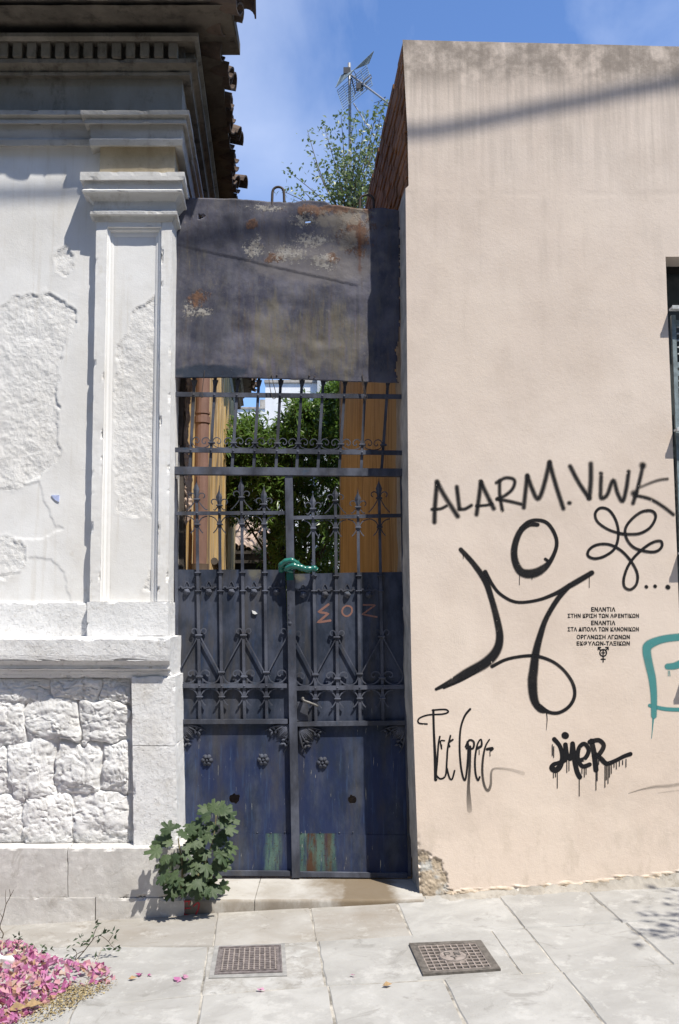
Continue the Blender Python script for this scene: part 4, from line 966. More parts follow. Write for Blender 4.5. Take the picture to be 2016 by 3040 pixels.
cutsheet('upper_panel', [(866, 1704), (960, 1702), (1075, 1699), (1197, 1698), (1210, 2150), (880, 2150)], [], PD, rf)
cutsheet('lower_panel', [(530, 2141), (868, 2141), (874, 2480), (536, 2480)], [ragged(697, 2370, 17, 15, 3)], PD + .001, lf)
cutsheet('lower_panel', [(880, 2147), (1210, 2147), (1216, 2480), (886, 2480)], [ragged(1045, 2372, 14, 13, 5)], PD + .001, rf)
cutsheet('kick_plate', [(536, 2476), (620, 2477), (700, 2475), (874, 2477), (876, 2600), (540, 2598)], [], PD - .003, lf)
cutsheet('kick_plate', [(886, 2478), (980, 2477), (1060, 2478), (1215, 2479), (1218, 2602), (888, 2602)], [], PD - .003, rf)
for par, a, b in ((lf, 550, 860), (rf, 895, 1205)):
    x = a
    while x < b:
        rivet(par, x, 2472 + random.uniform(-2, 2), PD - .003, .004); x += random.uniform(36, 60)
# rosettes, studs, acanthus corners
def ros(r, a):
    pet = abs(math.cos(3 * a)); rad = r * (.72 + .28 * pet ** .6)
    h = .004 + .011 * math.sin(min(1, r) * math.pi) * (.45 + .55 * pet) if r > .34 else (.018 if r < .2 else .004)
    return rad, (h if r < 1 else 0)
for par, x, y in ((lf, 615, 2257), (lf, 782, 2255), (rf, 958, 2264)):
    mb = MB(); mb.polar(P(x, y, PD - .001), .037, ros, 12, 60); mb.build('rosette', M['iron'], par, smooth=True)
def stud(r, a):
    pet = abs(math.cos(2.5 * a + .4)); return r * (.86 + .14 * pet), .022 * math.sqrt(max(0, 1 - r * r)) * (.85 + .15 * math.cos(10 * a) * r) + (.003 if r < .3 else 0)
for par, xs_ in ((lf, (555, 620, 687, 754, 821)), (rf, (900, 965, 1031, 1096))):
    for x in xs_:
        y = 1757 + (0 if par is lf else 8); mb = MB(); mb.polar(P(x, y, PD - .001), .023, stud, 7, 30)
        so_ = mb.build('stud', M['iron'], par, smooth=True)
        mb = MB(); mb.tape(smoothpath([(x - 24, y - 10), (x - 22, y - 15), (x - 17, y - 16), (x - 12, y - 11), (x, y - 14), (x + 12, y - 11), (x + 17, y - 16), (x + 22, y - 14)], 4), PD - .010, .008, 4)
        mb.tape(smoothpath([(x - 9, y - 14), (x - 5, y - 24), (x, y - 31), (x + 6, y - 23), (x + 9, y - 14)], 4), PD - .006, .004, 2)
        mb.build('stud_scroll', M['iron'], so_)
def acanthus(par, x, y, sx, sy=1):
    mb = MB()
    for ang, ln, w, bend in ((4, 80, 7, .25), (14, 62, 7, .35), (24, 50, 7, .3), (35, 52, 7.5, .15), (45, 58, 8, .0), (55, 52, 7.5, -.15), (66, 50, 7, -.3), (76, 62, 7, -.35), (86, 84, 7, -.25)):
        pts = []; rr = []
        for k in range(7):
            s = k / 6; a = R(ang) + bend * (s - .3) * s; pts.append(P(x + sx * math.cos(a) * ln * s, y + sy * math.sin(a) * ln * s, PD - .003 - .012 * math.sin(s * 2.6))); rr.append((w * math.sin(min(1, s * 1.15 + .12) * math.pi) ** .7 * .55 + .9) * YB / F)
        mb.tube(pts, rr, 6)
    for ang in (20, 70):
        for q in (.45, .62, .8):
            for sd_ in (-1, 1):
                a = R(ang); bx0, by0 = x + sx * math.cos(a) * 74 * q, y + sy * math.sin(a) * 74 * q; a2 = a + sd_ * .9
                mb.tube([P(bx0, by0, PD - .006), P(bx0 + sx * math.cos(a2) * 9, by0 + sy * math.sin(a2) * 9, PD - .012), P(bx0 + sx * math.cos(a2) * 15, by0 + sy * math.sin(a2) * 15, PD - .002)], [.006, .007, .002], 6)
    sp = [(30 + 8 * math.cos(t_) * (1 - t_ / 9), 12 + 8 * math.sin(t_) * (1 - t_ / 9)) for t_ in np.linspace(0, 7, 18)]
    mb.tube([P(x + sx * a, y + sy * b, PD - .012) for a, b in sp], .005, 6)
    mb.tube([P(x + sx * b, y + sy * a, PD - .012) for a, b in sp], .005, 6)
    mb.prism([(x, y), (x + sx * 52, y), (x + sx * 34, y + sy * 34), (x, y + sy * 52)], PD - .006, PD - .001)
    mb.build('acanthus_corner', M['iron'], par, smooth=True)
acanthus(lf, 534, 2151, 1); acanthus(lf, 864, 2151, -1); acanthus(rf, 889, 2157, 1); acanthus(rf, 1206, 2153, -1)
# lever handle, lock case, strike strip, loose bits
hm = simple('worn_grey_metal', (.11, .105, .10), .5, .3, 40, .3, metal=.4)
mb = MB(); mb.prism([(883, 2085), (912, 2085), (915, 2140), (882, 2140)], YB + .002, PD); lk = mb.build('lock_case', M['iron'], rf)
mb = MB(); mb.tube([P(899, 2074, PD), P(899, 2074, YB - .030)], .0105, 10); mb.tube([P(a, b, YB - .030 + dy) for a, b, dy in smoothpath([(898, 2073, 0), (902, 2080, -.004), (915, 2085, -.006), (932, 2091, -.004), (944, 2097, .0)], 4)], [.008] * 4 + [.0085] * 6 + [.007] * 7, 10)
mb.build('handle', hm, lk, smooth=True)
rivet(rf, 861, 1851, YB - .0145, .012)
for k in range(5): rivet(rf, 857 + k * .3, 1795 + k * 14, YB - .0143, .003)
mb = MB(); mb.prism([(748, 1812), (757, 1815), (764, 1822), (757, 1824), (750, 1821)], PD - .012, PD - .002); mb.build('paper_scrap', simple('white_paper', (.75, .75, .74), .8, .1, 20, .1), lf)
# green sleeve lock round the meeting stile
gm = NT('green_plastic_sleeve'); gm = gm.done(gm.mix(gm.step(gm.noise(20, 4, .6), .3, .7), (.012, .105, .085), (.02, .15, .12)), .25, gm.bump(gm.noise(60, 3, .6), .1, .002), spec=.6)
lkt = thing('chain_lock', 'glossy green plastic sleeved chain lock looped round the gate stile', 'chain lock', P(860, 1690, YB))
def sleeve(name, pts, r): mb = MB(); pp = smoothpath(pts, 5); mb.tube([P(a, b, y) for a, b, y in pp], [r * (1 + .10 * math.sin(i * 1.3)) for i in range(len(pp))], 12); return mb.build(name, gm, lkt, smooth=True)
sleeve('sleeve', [(836, 1694, YB + .005), (834, 1680, YB - .03), (846, 1668, YB - .045), (864, 1664, YB - .05), (880, 1672, YB - .045), (888, 1680, YB - .02)], .0175)
sleeve('sleeve', [(850, 1688, YB - .035), (868, 1680, YB - .055), (890, 1684, YB - .05), (912, 1690, YB - .045), (932, 1688, YB - .04), (938, 1692, YB - .035)], .019)
sleeve('sleeve_end', [(846, 1690, YB - .02), (858, 1694, YB - .04), (868, 1698, YB - .035)], .012)
mb = MB(); mb.prism([(850, 1702), (871, 1702), (872, 1722), (851, 1722)], YB - .017, YB - .0145); mb.build('green_tape', gm, lkt)

# ------------------------------------------------------------------ doorstep
zst = zof(2670, 5.115)
stp = thing('doorstep', 'worn marble doorstep in two pieces under the iron gate', 'doorstep', (-.2, 5.3, -.1))
def stepmat():
    t = NT('doorstep_worn_marble'); c = t.mix(t.step(t.noise(4.5, 7, .65, dist=.6), .3, .7), (.34, .315, .28), (.46, .445, .42))
    fr = t.step(t.axis(1), 5.128, 5.118); c = t.mix(t.mul(fr, t.step(t.noise(7, 6, .7, (1, 1, .5)), .25, .6), .75), c, (.20, .165, .125))
    brown_patch = t.blob(1090, 2655, 5.2, 95, 75, .5, 5, .4); brown_patch = t.math('MAXIMUM', brown_patch, t.blob(1000, 2620, 5.3, 150, 26, .4, 6, .5)); c = t.mix(t.mul(brown_patch, .9), c, (.155, .115, .07))  # darker brown patches towards the right of the tread
    c = t.mix(t.step(t.noise(26, 6, .75), .58, .72, 0, .45), c, (.21, .18, .145)); c = t.mix(t.step(t.noise(80, 3, .7), .69, .75, 0, .6), c, (.12, .11, .10))
    return t.done(c, .68, t.bump(t.noise(45, 6, .7), .35, .004), spec=.3)
smt = stepmat()
for x0, x1 in ((546.5, 755.5), (757.5, 1258)):
    a, b = P(x0, 2672, 5.115).x, P(x1, 2672, 5.115).x; nx = 24; prof = [(5.125, -.2), (5.114, -.2), (5.1135, zst - .018), (5.1155, zst - .007), (5.122, zst - .001), (5.135, zst), (5.30, zst + .004), (5.70, zst + .006)]
    xs = np.linspace(a, b, nx); X, K = np.meshgrid(xs, np.arange(len(prof)))
    Yp = np.array([p[0] for p in prof])[K] + np.where((K > 1) & (K < 5), (fbm(X * 14, K * .6, 91, 3) - .5) * .008, 0); Zp = np.array([p[1] for p in prof])[K] + np.where((K > 2), (fbm(X * 10, K * .8, 92, 3) - .5) * .006, 0)
    gridmesh('tread', X, Yp, Zp, smt, stp)
mb = MB(); mb.box(P(546.5, 2672, 5.115).x, P(1258, 2672, 5.115).x, 5.12, 5.7, -.3, zst - .02); mb.build('bed', M['grout'], stp)
# ------------------------------------------------------------------ sprayed and painted writing (flat paint that follows its wall)
def spray_mat(name, col, soft=.35, alpha=1.0, nz=.35):
    t = NT(name); r = t.attr('r'); k = t.attr('k')
    w = t.math('MULTIPLY_ADD', t.noise(160, 3, .8), nz, -nz / 2)
    a = t.step(t.math('ADD', r, w), 1.0, 1.0 - soft); a = t.mul(a, k, alpha)
    a = t.mul(a, t.step(t.noise(45, 5, .8), .24, .40, .55, 1.), t.step(t.noise(5, 6, .7, off=(3, 3, 1)), .25, .55, .82, 1.), t.step(t.noise(38, 3, .6, off=(8, 1, 1)), .27, .30, .0, 1.))
    t.b.inputs['Roughness'].default_value = .75; t.b.inputs['Specular IOR Level'].default_value = .15; t.put(t.b.inputs['Base Color'], col)
    tr = t.n('ShaderNodeBsdfTransparent'); mxs = t.n('ShaderNodeMixShader')
    t.l(a, mxs.inputs[0]); t.l(tr.outputs[0], mxs.inputs[1]); t.l(t.b.outputs[0], mxs.inputs[2]); t.l(mxs.outputs[0], t.out.inputs[0])
    return t.m
BK = (.014, .014, .016)
M['spray_soft'] = spray_mat('black_spray_soft', BK, .98, .95, .34)
M['spray'] = spray_mat('black_spray', BK, .46, .97, .22)
M['marker'] = spray_mat('black_spray_sharp', (.013, .013, .015), .16, 1., .10)
M['teal'] = spray_mat('teal_spray', (.075, .27, .27), .45, .95, .18)
M['pinkp'] = spray_mat('faded_salmon_paint', (.30, .16, .13), .25, .8, .25)
M['redp'] = spray_mat('red_paint', (.55, .06, .07), .25, .9, .5)
WY = lambda x, y: YR + wall_dsp(x, y)[0]
def ribbon(mb, pts, wid, yfun, Y0, lay, k0=1., k1=1., n=6, smooth=True):
    """pts px polyline, wid width(s) px; adds a strip with r = 0 in the middle, 1 at the rim"""
    wl = list(wid) if isinstance(wid, (list, tuple)) else [wid] * len(pts)
    q = [(a, b, w) for (a, b), w in zip(pts, wl)]
    if smooth and len(q) > 2: q = smoothpath(q, n)
    elif len(q) > 1: q = [tuple(lerp(q[i][c], q[i + 1][c], k / n) for c in range(3)) for i in range(len(q) - 1) for k in range(n)] + [q[-1]]
    m = len(q); vv = []; rr = []; kk = []; ff = []; pxs = []
    def vert(x, y, r_, k_, j): pxs.append((x, y, lay + .000004 * j)); rr.append(r_); kk.append(k_)
    for i in range(m):
        x, y, w = q[i]; xa, ya, _ = q[max(0, i - 1)]; xb, yb2, _ = q[min(m - 1, i + 1)]
        dx, dy = xb - xa, yb2 - ya; l_ = math.hypot(dx, dy) or 1; nx, ny = -dy / l_ * w / 2, dx / l_ * w / 2; k_ = lerp(k0, k1, i / max(1, m - 1))
        vert(x + nx, y + ny, 1, k_, i); vert(x, y, 0, k_, i); vert(x - nx, y - ny, 1, k_, i)
        if i: a = (i - 1) * 3; ff += [(a, a + 3, a + 4, a + 1), (a + 1, a + 4, a + 5, a + 2)]
    for e in (0, m - 1):                              # round ends
        x, y, w = q[e]; xo_, yo_, _ = q[min(m - 1, 1)] if e == 0 else q[m - 2]
        a0 = math.atan2(y - yo_, x - xo_); k_ = k0 if e == 0 else k1; b = len(pxs); vert(x, y, 0, k_, e)
        for s in range(9):
            a = a0 - math.pi / 2 + math.pi * s / 8; vert(x + math.cos(a) * w / 2, y + math.sin(a) * w / 2, 1, k_, e)
            if s: ff.append((b, b + s, b + s + 1))
    xs_ = np.array([p[0] for p in pxs]); ys_ = np.array([p[1] for p in pxs]); ly = np.array([p[2] for p in pxs])
    Yv = (yfun(xs_, ys_) if callable(yfun) else np.full(xs_.shape, yfun)) - ly
    X, Z = Pn(xs_, ys_, Y0)
    mb.add(list(zip(X.tolist(), Yv.tolist(), Z.tolist())), ff)
    mb.a.setdefault('r', []).extend(rr); mb.a.setdefault('k', []).extend(kk)
def dot(mb, x, y, w, yfun, Y0, lay): ribbon(mb, [(x - .6, y), (x + .6, y)], w, yfun, Y0, lay, smooth=False, n=1)
def A(pts, ox=1216, oy=1300, s=.5102): return [(ox + a * s, oy + b * s) for a, b in pts]
def Bq(pts): return A(pts, 1180, 1800, .5332)
def art(name, label, strokes, mat, conv, base=.0011, extra=None):
    mb = MB(); lay = base
    for st in strokes:
        pts, w = st[0], st[1]; opt = st[2] if len(st) > 2 else {}
        sc = .5102 if conv is A else .5332
        ww = [q * sc for q in w] if isinstance(w, (list, tuple)) else w * sc
        ribbon(mb, conv(pts), ww, WY, YR, lay, **opt); lay += .00004
    o = mb.build(name, mat, rb, fix=False); o['label'] = label; return o
SH = dict(smooth=False)
art('graffiti_lettering', 'soft black sprayed letters reading ALARM.VWK', [
    ([(145, 490), (148, 400), (160, 260)], 44), ([(160, 255), (200, 330), (280, 455)], 47), ([(130, 415), (180, 412), (215, 395)], 31),
    ([(275, 285), (290, 410)], 42, SH), ([(290, 415), (325, 412), (360, 392)], 34),
    ([(390, 445), (405, 340), (415, 255)], 42), ([(415, 255), (450, 330), (490, 410)], 44), ([(390, 395), (440, 392), (480, 385)], 29),
    ([(540, 420), (525, 330), (525, 250)], 36), ([(505, 260), (560, 232), (610, 245), (600, 295), (555, 335), (510, 355)], 34), ([(510, 355), (580, 368), (650, 385)], 34),
    ([(665, 405), (675, 310), (685, 220)], 42), ([(685, 220), (715, 300), (745, 355), (775, 300), (815, 140)], 44), ([(815, 145), (850, 270), (895, 410)], 44), ([(928, 378), (932, 378)], 39, SH),
    ([(935, 165), (985, 260), (1045, 350)], 44), ([(1045, 350), (1055, 250), (1055, 150)], 47), ([(1112, 205), (1116, 206)], 36, SH),
    ([(1115, 225), (1112, 300), (1115, 350), (1150, 330), (1185, 245), (1210, 320), (1240, 368), (1262, 290), (1275, 195)], 40),
    ([(1300, 380), (1325, 300), (1345, 220), (1358, 160)], 39), ([(1355, 158), (1359, 160)], 60, SH), ([(1305, 322), (1309, 324)], 60, SH),
    ([(1345, 285), (1400, 262), (1450, 245), (1500, 238)], 31, dict(k0=.55, k1=.8)), ([(1320, 335), (1400, 355), (1470, 395), (1535, 445)], 34)], M['spray_soft'], A)
art('graffiti_figure', 'tall black sprayed stick figure with raised arms and an oval head', [
    ([(745, 505), (690, 505), (640, 550), (610, 640), (615, 720), (650, 780), (710, 790), (770, 765), (820, 715), (855, 630), (845, 560), (800, 495), (740, 478), (690, 490), (650, 525)], [30, 40, 44, 48, 52, 60, 68, 58, 34, 28, 28, 28, 26, 28, 30]),
    ([(790, 705), (812, 722)], 24, SH),
    ([(298, 650), (370, 730), (440, 830), (475, 930), (510, 1060), (525, 1160), (505, 1240), (440, 1310), (330, 1370), (230, 1425), (155, 1462)], [34, 40, 46, 44, 50, 56, 66, 74, 66, 40, 22]),
    ([(440, 780), (480, 850), (530, 910), (620, 955), (740, 945), (850, 905), (950, 850), (1060, 785)], [34, 26, 24, 24, 24, 30, 42, 38]),
    ([(930, 860), (860, 940), (795, 1050), (760, 1150), (735, 1250), (722, 1350), (715, 1420), (725, 1520), (760, 1580), (800, 1590)], [36, 38, 38, 46, 56, 66, 70, 62, 44, 26]),
    ([(480, 1330), (560, 1290), (660, 1270), (740, 1270), (830, 1300), (900, 1355), (950, 1430), (960, 1500), (930, 1560), (870, 1598), (810, 1595), (760, 1560)], [26, 24, 24, 26, 24, 24, 26, 26, 26, 26, 28, 30]),
    ([(200, 1455), (300, 1410), (400, 1350)], [16, 22, 30]),
    ([(640, 800), (639, 855)], 5, SH), ([(712, 800), (712, 825)], 5, SH), ([(1046, 800), (1045, 872)], 5, SH), ([(312, 680), (312, 704)], 5, SH), ([(797, 1600), (800, 1640), (795, 1700)], [8, 6, 3])], M['spray'], A)
art('graffiti_loops', 'thin black looping butterfly scribble followed by three dots', [
    ([(1240, 560), (1160, 535), (1095, 490), (1080, 440), (1110, 408), (1160, 420), (1200, 480), (1215, 560), (1195, 640), (1140, 685), (1080, 702), (1038, 685), (1045, 650), (1090, 622), (1160, 620), (1230, 655), (1290, 720), (1325, 790), (1320, 850), (1285, 882), (1250, 865), (1248, 810), (1280, 730), (1340, 660), (1410, 610), (1460, 600), (1468, 630), (1440, 658), (1390, 662), (1310, 640), (1265, 590), (1255, 530), (1290, 475), (1350, 430), (1410, 425), (1432, 460), (1400, 520), (1340, 555), (1270, 560), (1220, 555)], 21),
    ([(1377, 865), (1379, 867)], 26, SH), ([(1428, 862), (1430, 864)], 26, SH), ([(1502, 867), (1505, 869)], 34, SH)], M['spray'], A, .0016)
art('graffiti_tag', 'thin tall black tag reading TeeGee with a fading underline', [
    ([(165, 655), (120, 650), (120, 625), (170, 605), (250, 600), (283, 588), (265, 574), (195, 578)], 10), ([(200, 578), (203, 700), (210, 850), (213, 965)], [14, 14, 18, 20]),
    ([(213, 960), (222, 860), (228, 770), (236, 725)], 11), ([(262, 748), (240, 750), (245, 790)], 9), ([(215, 940), (240, 960), (268, 940), (275, 860), (280, 790), (295, 720)], 11), ([(308, 742), (285, 760), (290, 780)], 12),
    ([(275, 900), (290, 955), (305, 960), (318, 915)], 11),
    ([(405, 572), (375, 610), (352, 680), (346, 780), (352, 880), (365, 950), (378, 965), (388, 900), (395, 800), (390, 755)], [14, 13, 12, 12, 12, 12, 12, 12, 14, 14]), ([(380, 780), (400, 745), (425, 755), (420, 790), (385, 790)], 13),
    ([(405, 780), (402, 900), (396, 1000), (398, 1080), (402, 1135)], [14, 15, 18, 28, 30], dict(k0=1, k1=.25)),
    ([(445, 790), (468, 775), (465, 740), (445, 770), (432, 850), (435, 930), (448, 968), (458, 950)], [18, 14, 9, 11, 12, 12, 12, 12]),
    ([(500, 795), (530, 790), (520, 800)], 17), ([(512, 742), (490, 780), (476, 850), (473, 930), (485, 1000), (505, 1025), (520, 990), (522, 930), (535, 905), (580, 903), (640, 912), (700, 930)], [9, 11, 13, 14, 15, 18, 15, 13, 12, 13, 18, 24], dict(k0=1, k1=.12)),
    ([(247, 770), (247, 795)], 5, SH), ([(455, 800), (455, 825)], 5, SH), ([(515, 810), (516, 833)], 5, SH)], M['marker'], Bq, .0011)
drips = [(868, 930, 955), (890, 925, 1012), (880, 930, 950), (1012, 960, 1056), (943, 850, 925), (955, 860, 915), (1027, 890, 930), (1040, 900, 950), (1050, 900, 935), (1105, 920, 1022), (1112, 920, 970), (1155, 880, 1006), (1163, 880, 965), (1172, 880, 985), (1180, 880, 950), (1190, 880, 930), (1205, 870, 895), (1218, 868, 905), (1235, 862, 890), (1253, 858, 880), (1272, 850, 893), (862, 770, 830), (870, 780, 840), (1120, 850, 880), (1130, 830, 860)]
art('graffiti_tag', 'fat dripping black tag reading JiyeR', [
    ([(873, 740), (905, 780), (918, 840), (905, 890), (880, 912), (860, 900), (870, 880), (900, 870), (935, 850), (935, 770)], [28, 26, 28, 34, 36, 34, 26, 24, 26, 28]), ([(932, 718), (936, 720)], 42, SH),
    ([(935, 770), (945, 830), (965, 845), (975, 770)], 28), ([(975, 765), (985, 850), (1000, 920), (1015, 950)], 30),
    ([(1005, 860), (1045, 845), (1065, 800), (1040, 765), (1010, 790), (1005, 850), (1030, 890), (1070, 880)], 26),
    ([(1080, 750), (1095, 820), (1105, 910)], 32), ([(1070, 755), (1120, 745), (1148, 775), (1125, 820), (1095, 835)], 28), ([(1110, 825), (1135, 850), (1165, 875), (1210, 860), (1260, 835), (1297, 822)], [28, 30, 28, 24, 24, 26])] + [([(x, a), (x, b)], 5.5, SH) for x, a, b in drips], M['marker'], Bq, .0011)
art('graffiti_bracket', 'teal sprayed letter cut off by the window edge', [
    ([(1700, 165), (1560, 172), (1470, 185), (1400, 215), (1388, 250), (1400, 320), (1418, 400), (1428, 500), (1428, 610)], [52, 52, 54, 64, 60, 58, 54, 46, 40]),
    ([(1405, 552), (1480, 570), (1570, 575), (1700, 570)], [26, 28, 28, 28]), ([(1505, 335), (1550, 330), (1620, 300)], [44, 50, 60]),
    ([(1425, 620), (1420, 680), (1415, 735)], [14, 7, 4]), ([(1508, 360), (1508, 388)], 5, SH), ([(1515, 360), (1518, 388)], 5, SH)], M['teal'], Bq, .0011)
art('scuff_mark', 'faint grey brush scuff low on the wall', [([(1285, 1042), (1350, 1022), (1430, 1005), (1510, 1000), (1600, 985)], [6, 14, 26, 30, 34], dict(k0=.5, k1=.22)), ([(1450, 1040), (1520, 1030), (1600, 1022)], [8, 12, 14], dict(k0=.2, k1=.15))], M['spray_soft'], Bq)
# stencil lines
st = MB()
def text_mesh(body, size, bold=.012):
    cu = bpy.data.curves.new('txt', 'FONT'); cu.body = body; cu.size = size; cu.align_x = 'CENTER'; cu.offset = bold * size; cu.space_character = 1.08
    ob = bpy.data.objects.new('txt', cu); C.objects.link(ob); dg = bpy.context.evaluated_depsgraph_get()
    me = bpy.data.meshes.new_from_object(ob.evaluated_get(dg)); vv = [v.co.copy() for v in me.vertices]; ff = [tuple(p.vertices) for p in me.polygons]
    bpy.data.objects.remove(ob); bpy.data.curves.remove(cu); bpy.data.meshes.remove(me); return vv, ff
for body, cx, cy, wpx, rot in (('ΕΝΑΝΤΙΑ', 1791, 1809, 72, 0), ('ΣΤΗΝ ΚΡΙΣΗ ΤΩΝ ΑΦΕΝΤΙΚΩΝ', 1791, 1828, 212, 0), ('ΕΝΑΝΤΙΑ', 1791, 1849, 72, 0), ('ΣΤΑ ΔΙΠΟΛΑ ΤΩΝ ΚΑΝΟΝΙΚΩΝ', 1791, 1868, 212, 0), ('ΟΡΓΑΝΩΣΗ ΑΓΩΝΩΝ', 1791, 1891, 158, 0), ('ΕΚΦΥΛΩΝ-ΤΑΞΙΚΩΝ', 1791, 1910, 158, 0)):
    vv, ff = text_mesh(body, 10, .035); x0 = min(v.x for v in vv); x1 = max(v.x for v in vv); y0 = min(v.y for v in vv); y1 = max(v.y for v in vv)
    pxs = np.array([cx + (v.x - (x0 + x1) / 2) / (x1 - x0) * wpx for v in vv]); pys = np.array([cy - (v.y - (y0 + y1) / 2) / (y1 - y0) * 13.5 for v in vv])
    X, Z = Pn(pxs, pys, YR); Yv = WY(pxs, pys) - .0011; st.add(list(zip(X.tolist(), Yv.tolist(), Z.tolist())), ff); st.a.setdefault('r', []).extend([.25] * len(vv)); st.a.setdefault('k', []).extend([1.] * len(vv))
for pts, w in (([(1791 + 10 * math.cos(a), 1932 + 10 * math.sin(a)) for a in np.linspace(0, 2 * math.pi, 22)], 4), ([(1784, 1925), (1777, 1917)], 4), ([(1798, 1925), (1805, 1917)], 4), ([(1776, 1923), (1776, 1915), (1784, 1916)], 3.5), ([(1806, 1923), (1806, 1915), (1798, 1916)], 3.5), ([(1791, 1942), (1791, 1959)], 4), ([(1785, 1951), (1797, 1951)], 4), ([(1791, 1926), (1791, 1938)], 4), ([(1786, 1932), (1796, 1932)], 3)):
    ribbon(st, [(a, b + 6) for a, b in pts], w, WY, YR, .0011 + random.uniform(0, .0003), smooth=False, n=2)
o = st.build('stencil_text', M['marker'], rb, fix=False); o['label'] = 'six lines of small black Greek stencil lettering above a gender emblem'
# letters on the gate panel and on the step
def Cq(pts): return A(pts, 850, 1640, .2296)
for pts, w, sm_ in (([(545, 672), (415, 770), (545, 790), (405, 905), (570, 880)], 34, False), ([(735, 720), (780, 690), (835, 705), (850, 750), (830, 800), (780, 825), (735, 800), (722, 755), (740, 712)], 26, True), ([(1000, 678), (1150, 680), (985, 800), (1170, 835)], 26, False)):
    mb = MB(); ribbon(mb, Cq(pts), w * .2296, PD, PD, .0018, smooth=sm_); mb.build('painted_letter', M['pinkp'], rf, fix=False)['label'] = 'faded salmon letter painted on the panel'
def Dq(pts): return A(pts, 440, 2340, .17857)
mb = MB(); lay = .009
for pts, w, sm_ in (([(610, 1870), (600, 1960), (600, 2060), (620, 2120)], 34, True), ([(600, 1880), (700, 1870)], 26, False), ([(600, 1990), (700, 1985)], 28, False), ([(600, 2090), (700, 2105)], 24, False), ([(690, 1860), (680, 1930)], 20, False), ([(760, 1950), (800, 1915), (835, 1895), (850, 1920), (840, 1990), (800, 2080)], 30, True)):
    ribbon(mb, Dq(pts), w * .17857, 5.1135, 5.1135, lay, smooth=sm_); lay += .0004
mb.build('painted_mark', M['redp'], stp, fix=False)['label'] = 'red painted mark on the step end'

# ------------------------------------------------------------------ sticker on the left wall
mb = MB(); mb.prism([(152, 1470), (176, 1470), (175, 1490), (166, 1486), (158, 1478)], YW - .006, YW + .004); o = mb.build('sticker', simple('pale_blue_paper', (.42, .48, .72), .6, .2, 60, .1), house)

# ------------------------------------------------------------------ manhole covers
def frame_on_ground(c0, c1, c2, c3):           # px corners: far-left, far-right, near-right, near-left
    q = [G(*c) for c in (c0, c1, c2, c3)]
    return lambda u, v, h=0: (q[0].lerp(q[1], u)).lerp(q[3].lerp(q[2], u), v) + Vector((0, 0, h))
def gbox(mb, f, u0, u1, v0, v1, h0, h1):
    mb.hexa([f(u0, v1, h0), f(u1, v1, h0), f(u1, v1, h1), f(u0, v1, h1), f(u0, v0, h0), f(u1, v0, h0), f(u1, v0, h1), f(u0, v0, h1)])
cast = simple('worn_cast_iron', (.105, .095, .085), .55, .35, 40, .4, .003)
castp = simple('purplish_cast_iron', (.15, .13, .128), .6, .35, 40, .4, .003)
dust = simple('dust_filled_iron', (.235, .20, .18), .8, .3, 40, .4, .003)
f = frame_on_ground((655, 2818), (829, 2812), (833, 2886), (643, 2892))
cv = thing('access_cover', 'small purplish rusty grid-pattern access cover set in grey mortar by the step', 'manhole cover', f(.5, .5, 0))
mb = MB(); gbox(mb, f, -.11, 1.10, -.13, 1.16, -.02, .0035); mb.build('mortar_surround', simple('smooth_grey_mortar', (.27, .265, .255), .9, .2, 20, .3), cv)
mb = MB()
for a in ((-.03, 1.03, -.05, .0), (-.03, 1.03, 1.0, 1.05), (-.03, .0, 0, 1), (1.0, 1.03, 0, 1)): gbox(mb, f, *a, -.01, .008)
mb.build('frame', castp, cv)
mb = MB(); gbox(mb, f, .004, .996, .004, .996, -.01, .0045); pl = mb.build('plate', castp, cv)
mb = MB()
for i in range(11): u = .075 + i * .085; gbox(mb, f, u - .010, u + .010, .05, .95, .003, .0092)
mb.build('ribs', dust, pl)
mb = MB()
for j in range(13): v = .07 + j * .072; gbox(mb, f, .05, .95, v - .016, v + .016, .003, .0082)
mb.build('ribs', castp, pl)
f = frame_on_ground((1214, 2806), (1428, 2797), (1487, 2883), (1256, 2899))
cv = thing('access_cover', 'larger dark cast iron access cover with square grid and round lettered boss', 'manhole cover', f(.5, .5, 0))
mb = MB()
for a in ((-.0, 1.0, -.0, .10), (0, 1.0, .93, 1.0), (0, .10, .10, .93), (.90, 1.0, .10, .93)): gbox(mb, f, *a, -.01, .0105)
mb.build('frame', cast, cv)
mb = MB(); gbox(mb, f, .10, .90, .10, .93, -.01, .0035); pl = mb.build('plate', simple('dark_cast_iron', (.05, .046, .042), .6, .3, 30, .4), cv)
mb = MB()
for i in range(10): u = .105 + i * .0878; gbox(mb, f, u - .009, u + .009, .10, .93, .002, .0095)
for j in range(9): v = .115 + j * .1; gbox(mb, f, .10, .90, v - .012, v + .012, .002, .0090)
mb.build('ribs', dust, pl)
mb = MB(); vv = [f(.5, .5, .0115)] + [f(.5 + .19 * math.cos(a), .5 + .19 * math.sin(a), .0115) for a in np.linspace(0, 2 * math.pi, 29)[:-1]] + [f(.5 + .2 * math.cos(a), .5 + .2 * math.sin(a), .003) for a in np.linspace(0, 2 * math.pi, 29)[:-1]]
mb.add(vv, [(0, 1 + k, 1 + (k + 1) % 28) for k in range(28)] + [(1 + k, 29 + k, 29 + (k + 1) % 28, 1 + (k + 1) % 28) for k in range(28)]); bo = mb.build('boss', dust, pl)
mb = MB(); mb.tube([f(.5 + .18 * math.cos(a), .5 + .18 * math.sin(a), .0115) for a in np.linspace(0, 2 * math.pi, 30)], .0018, 5)
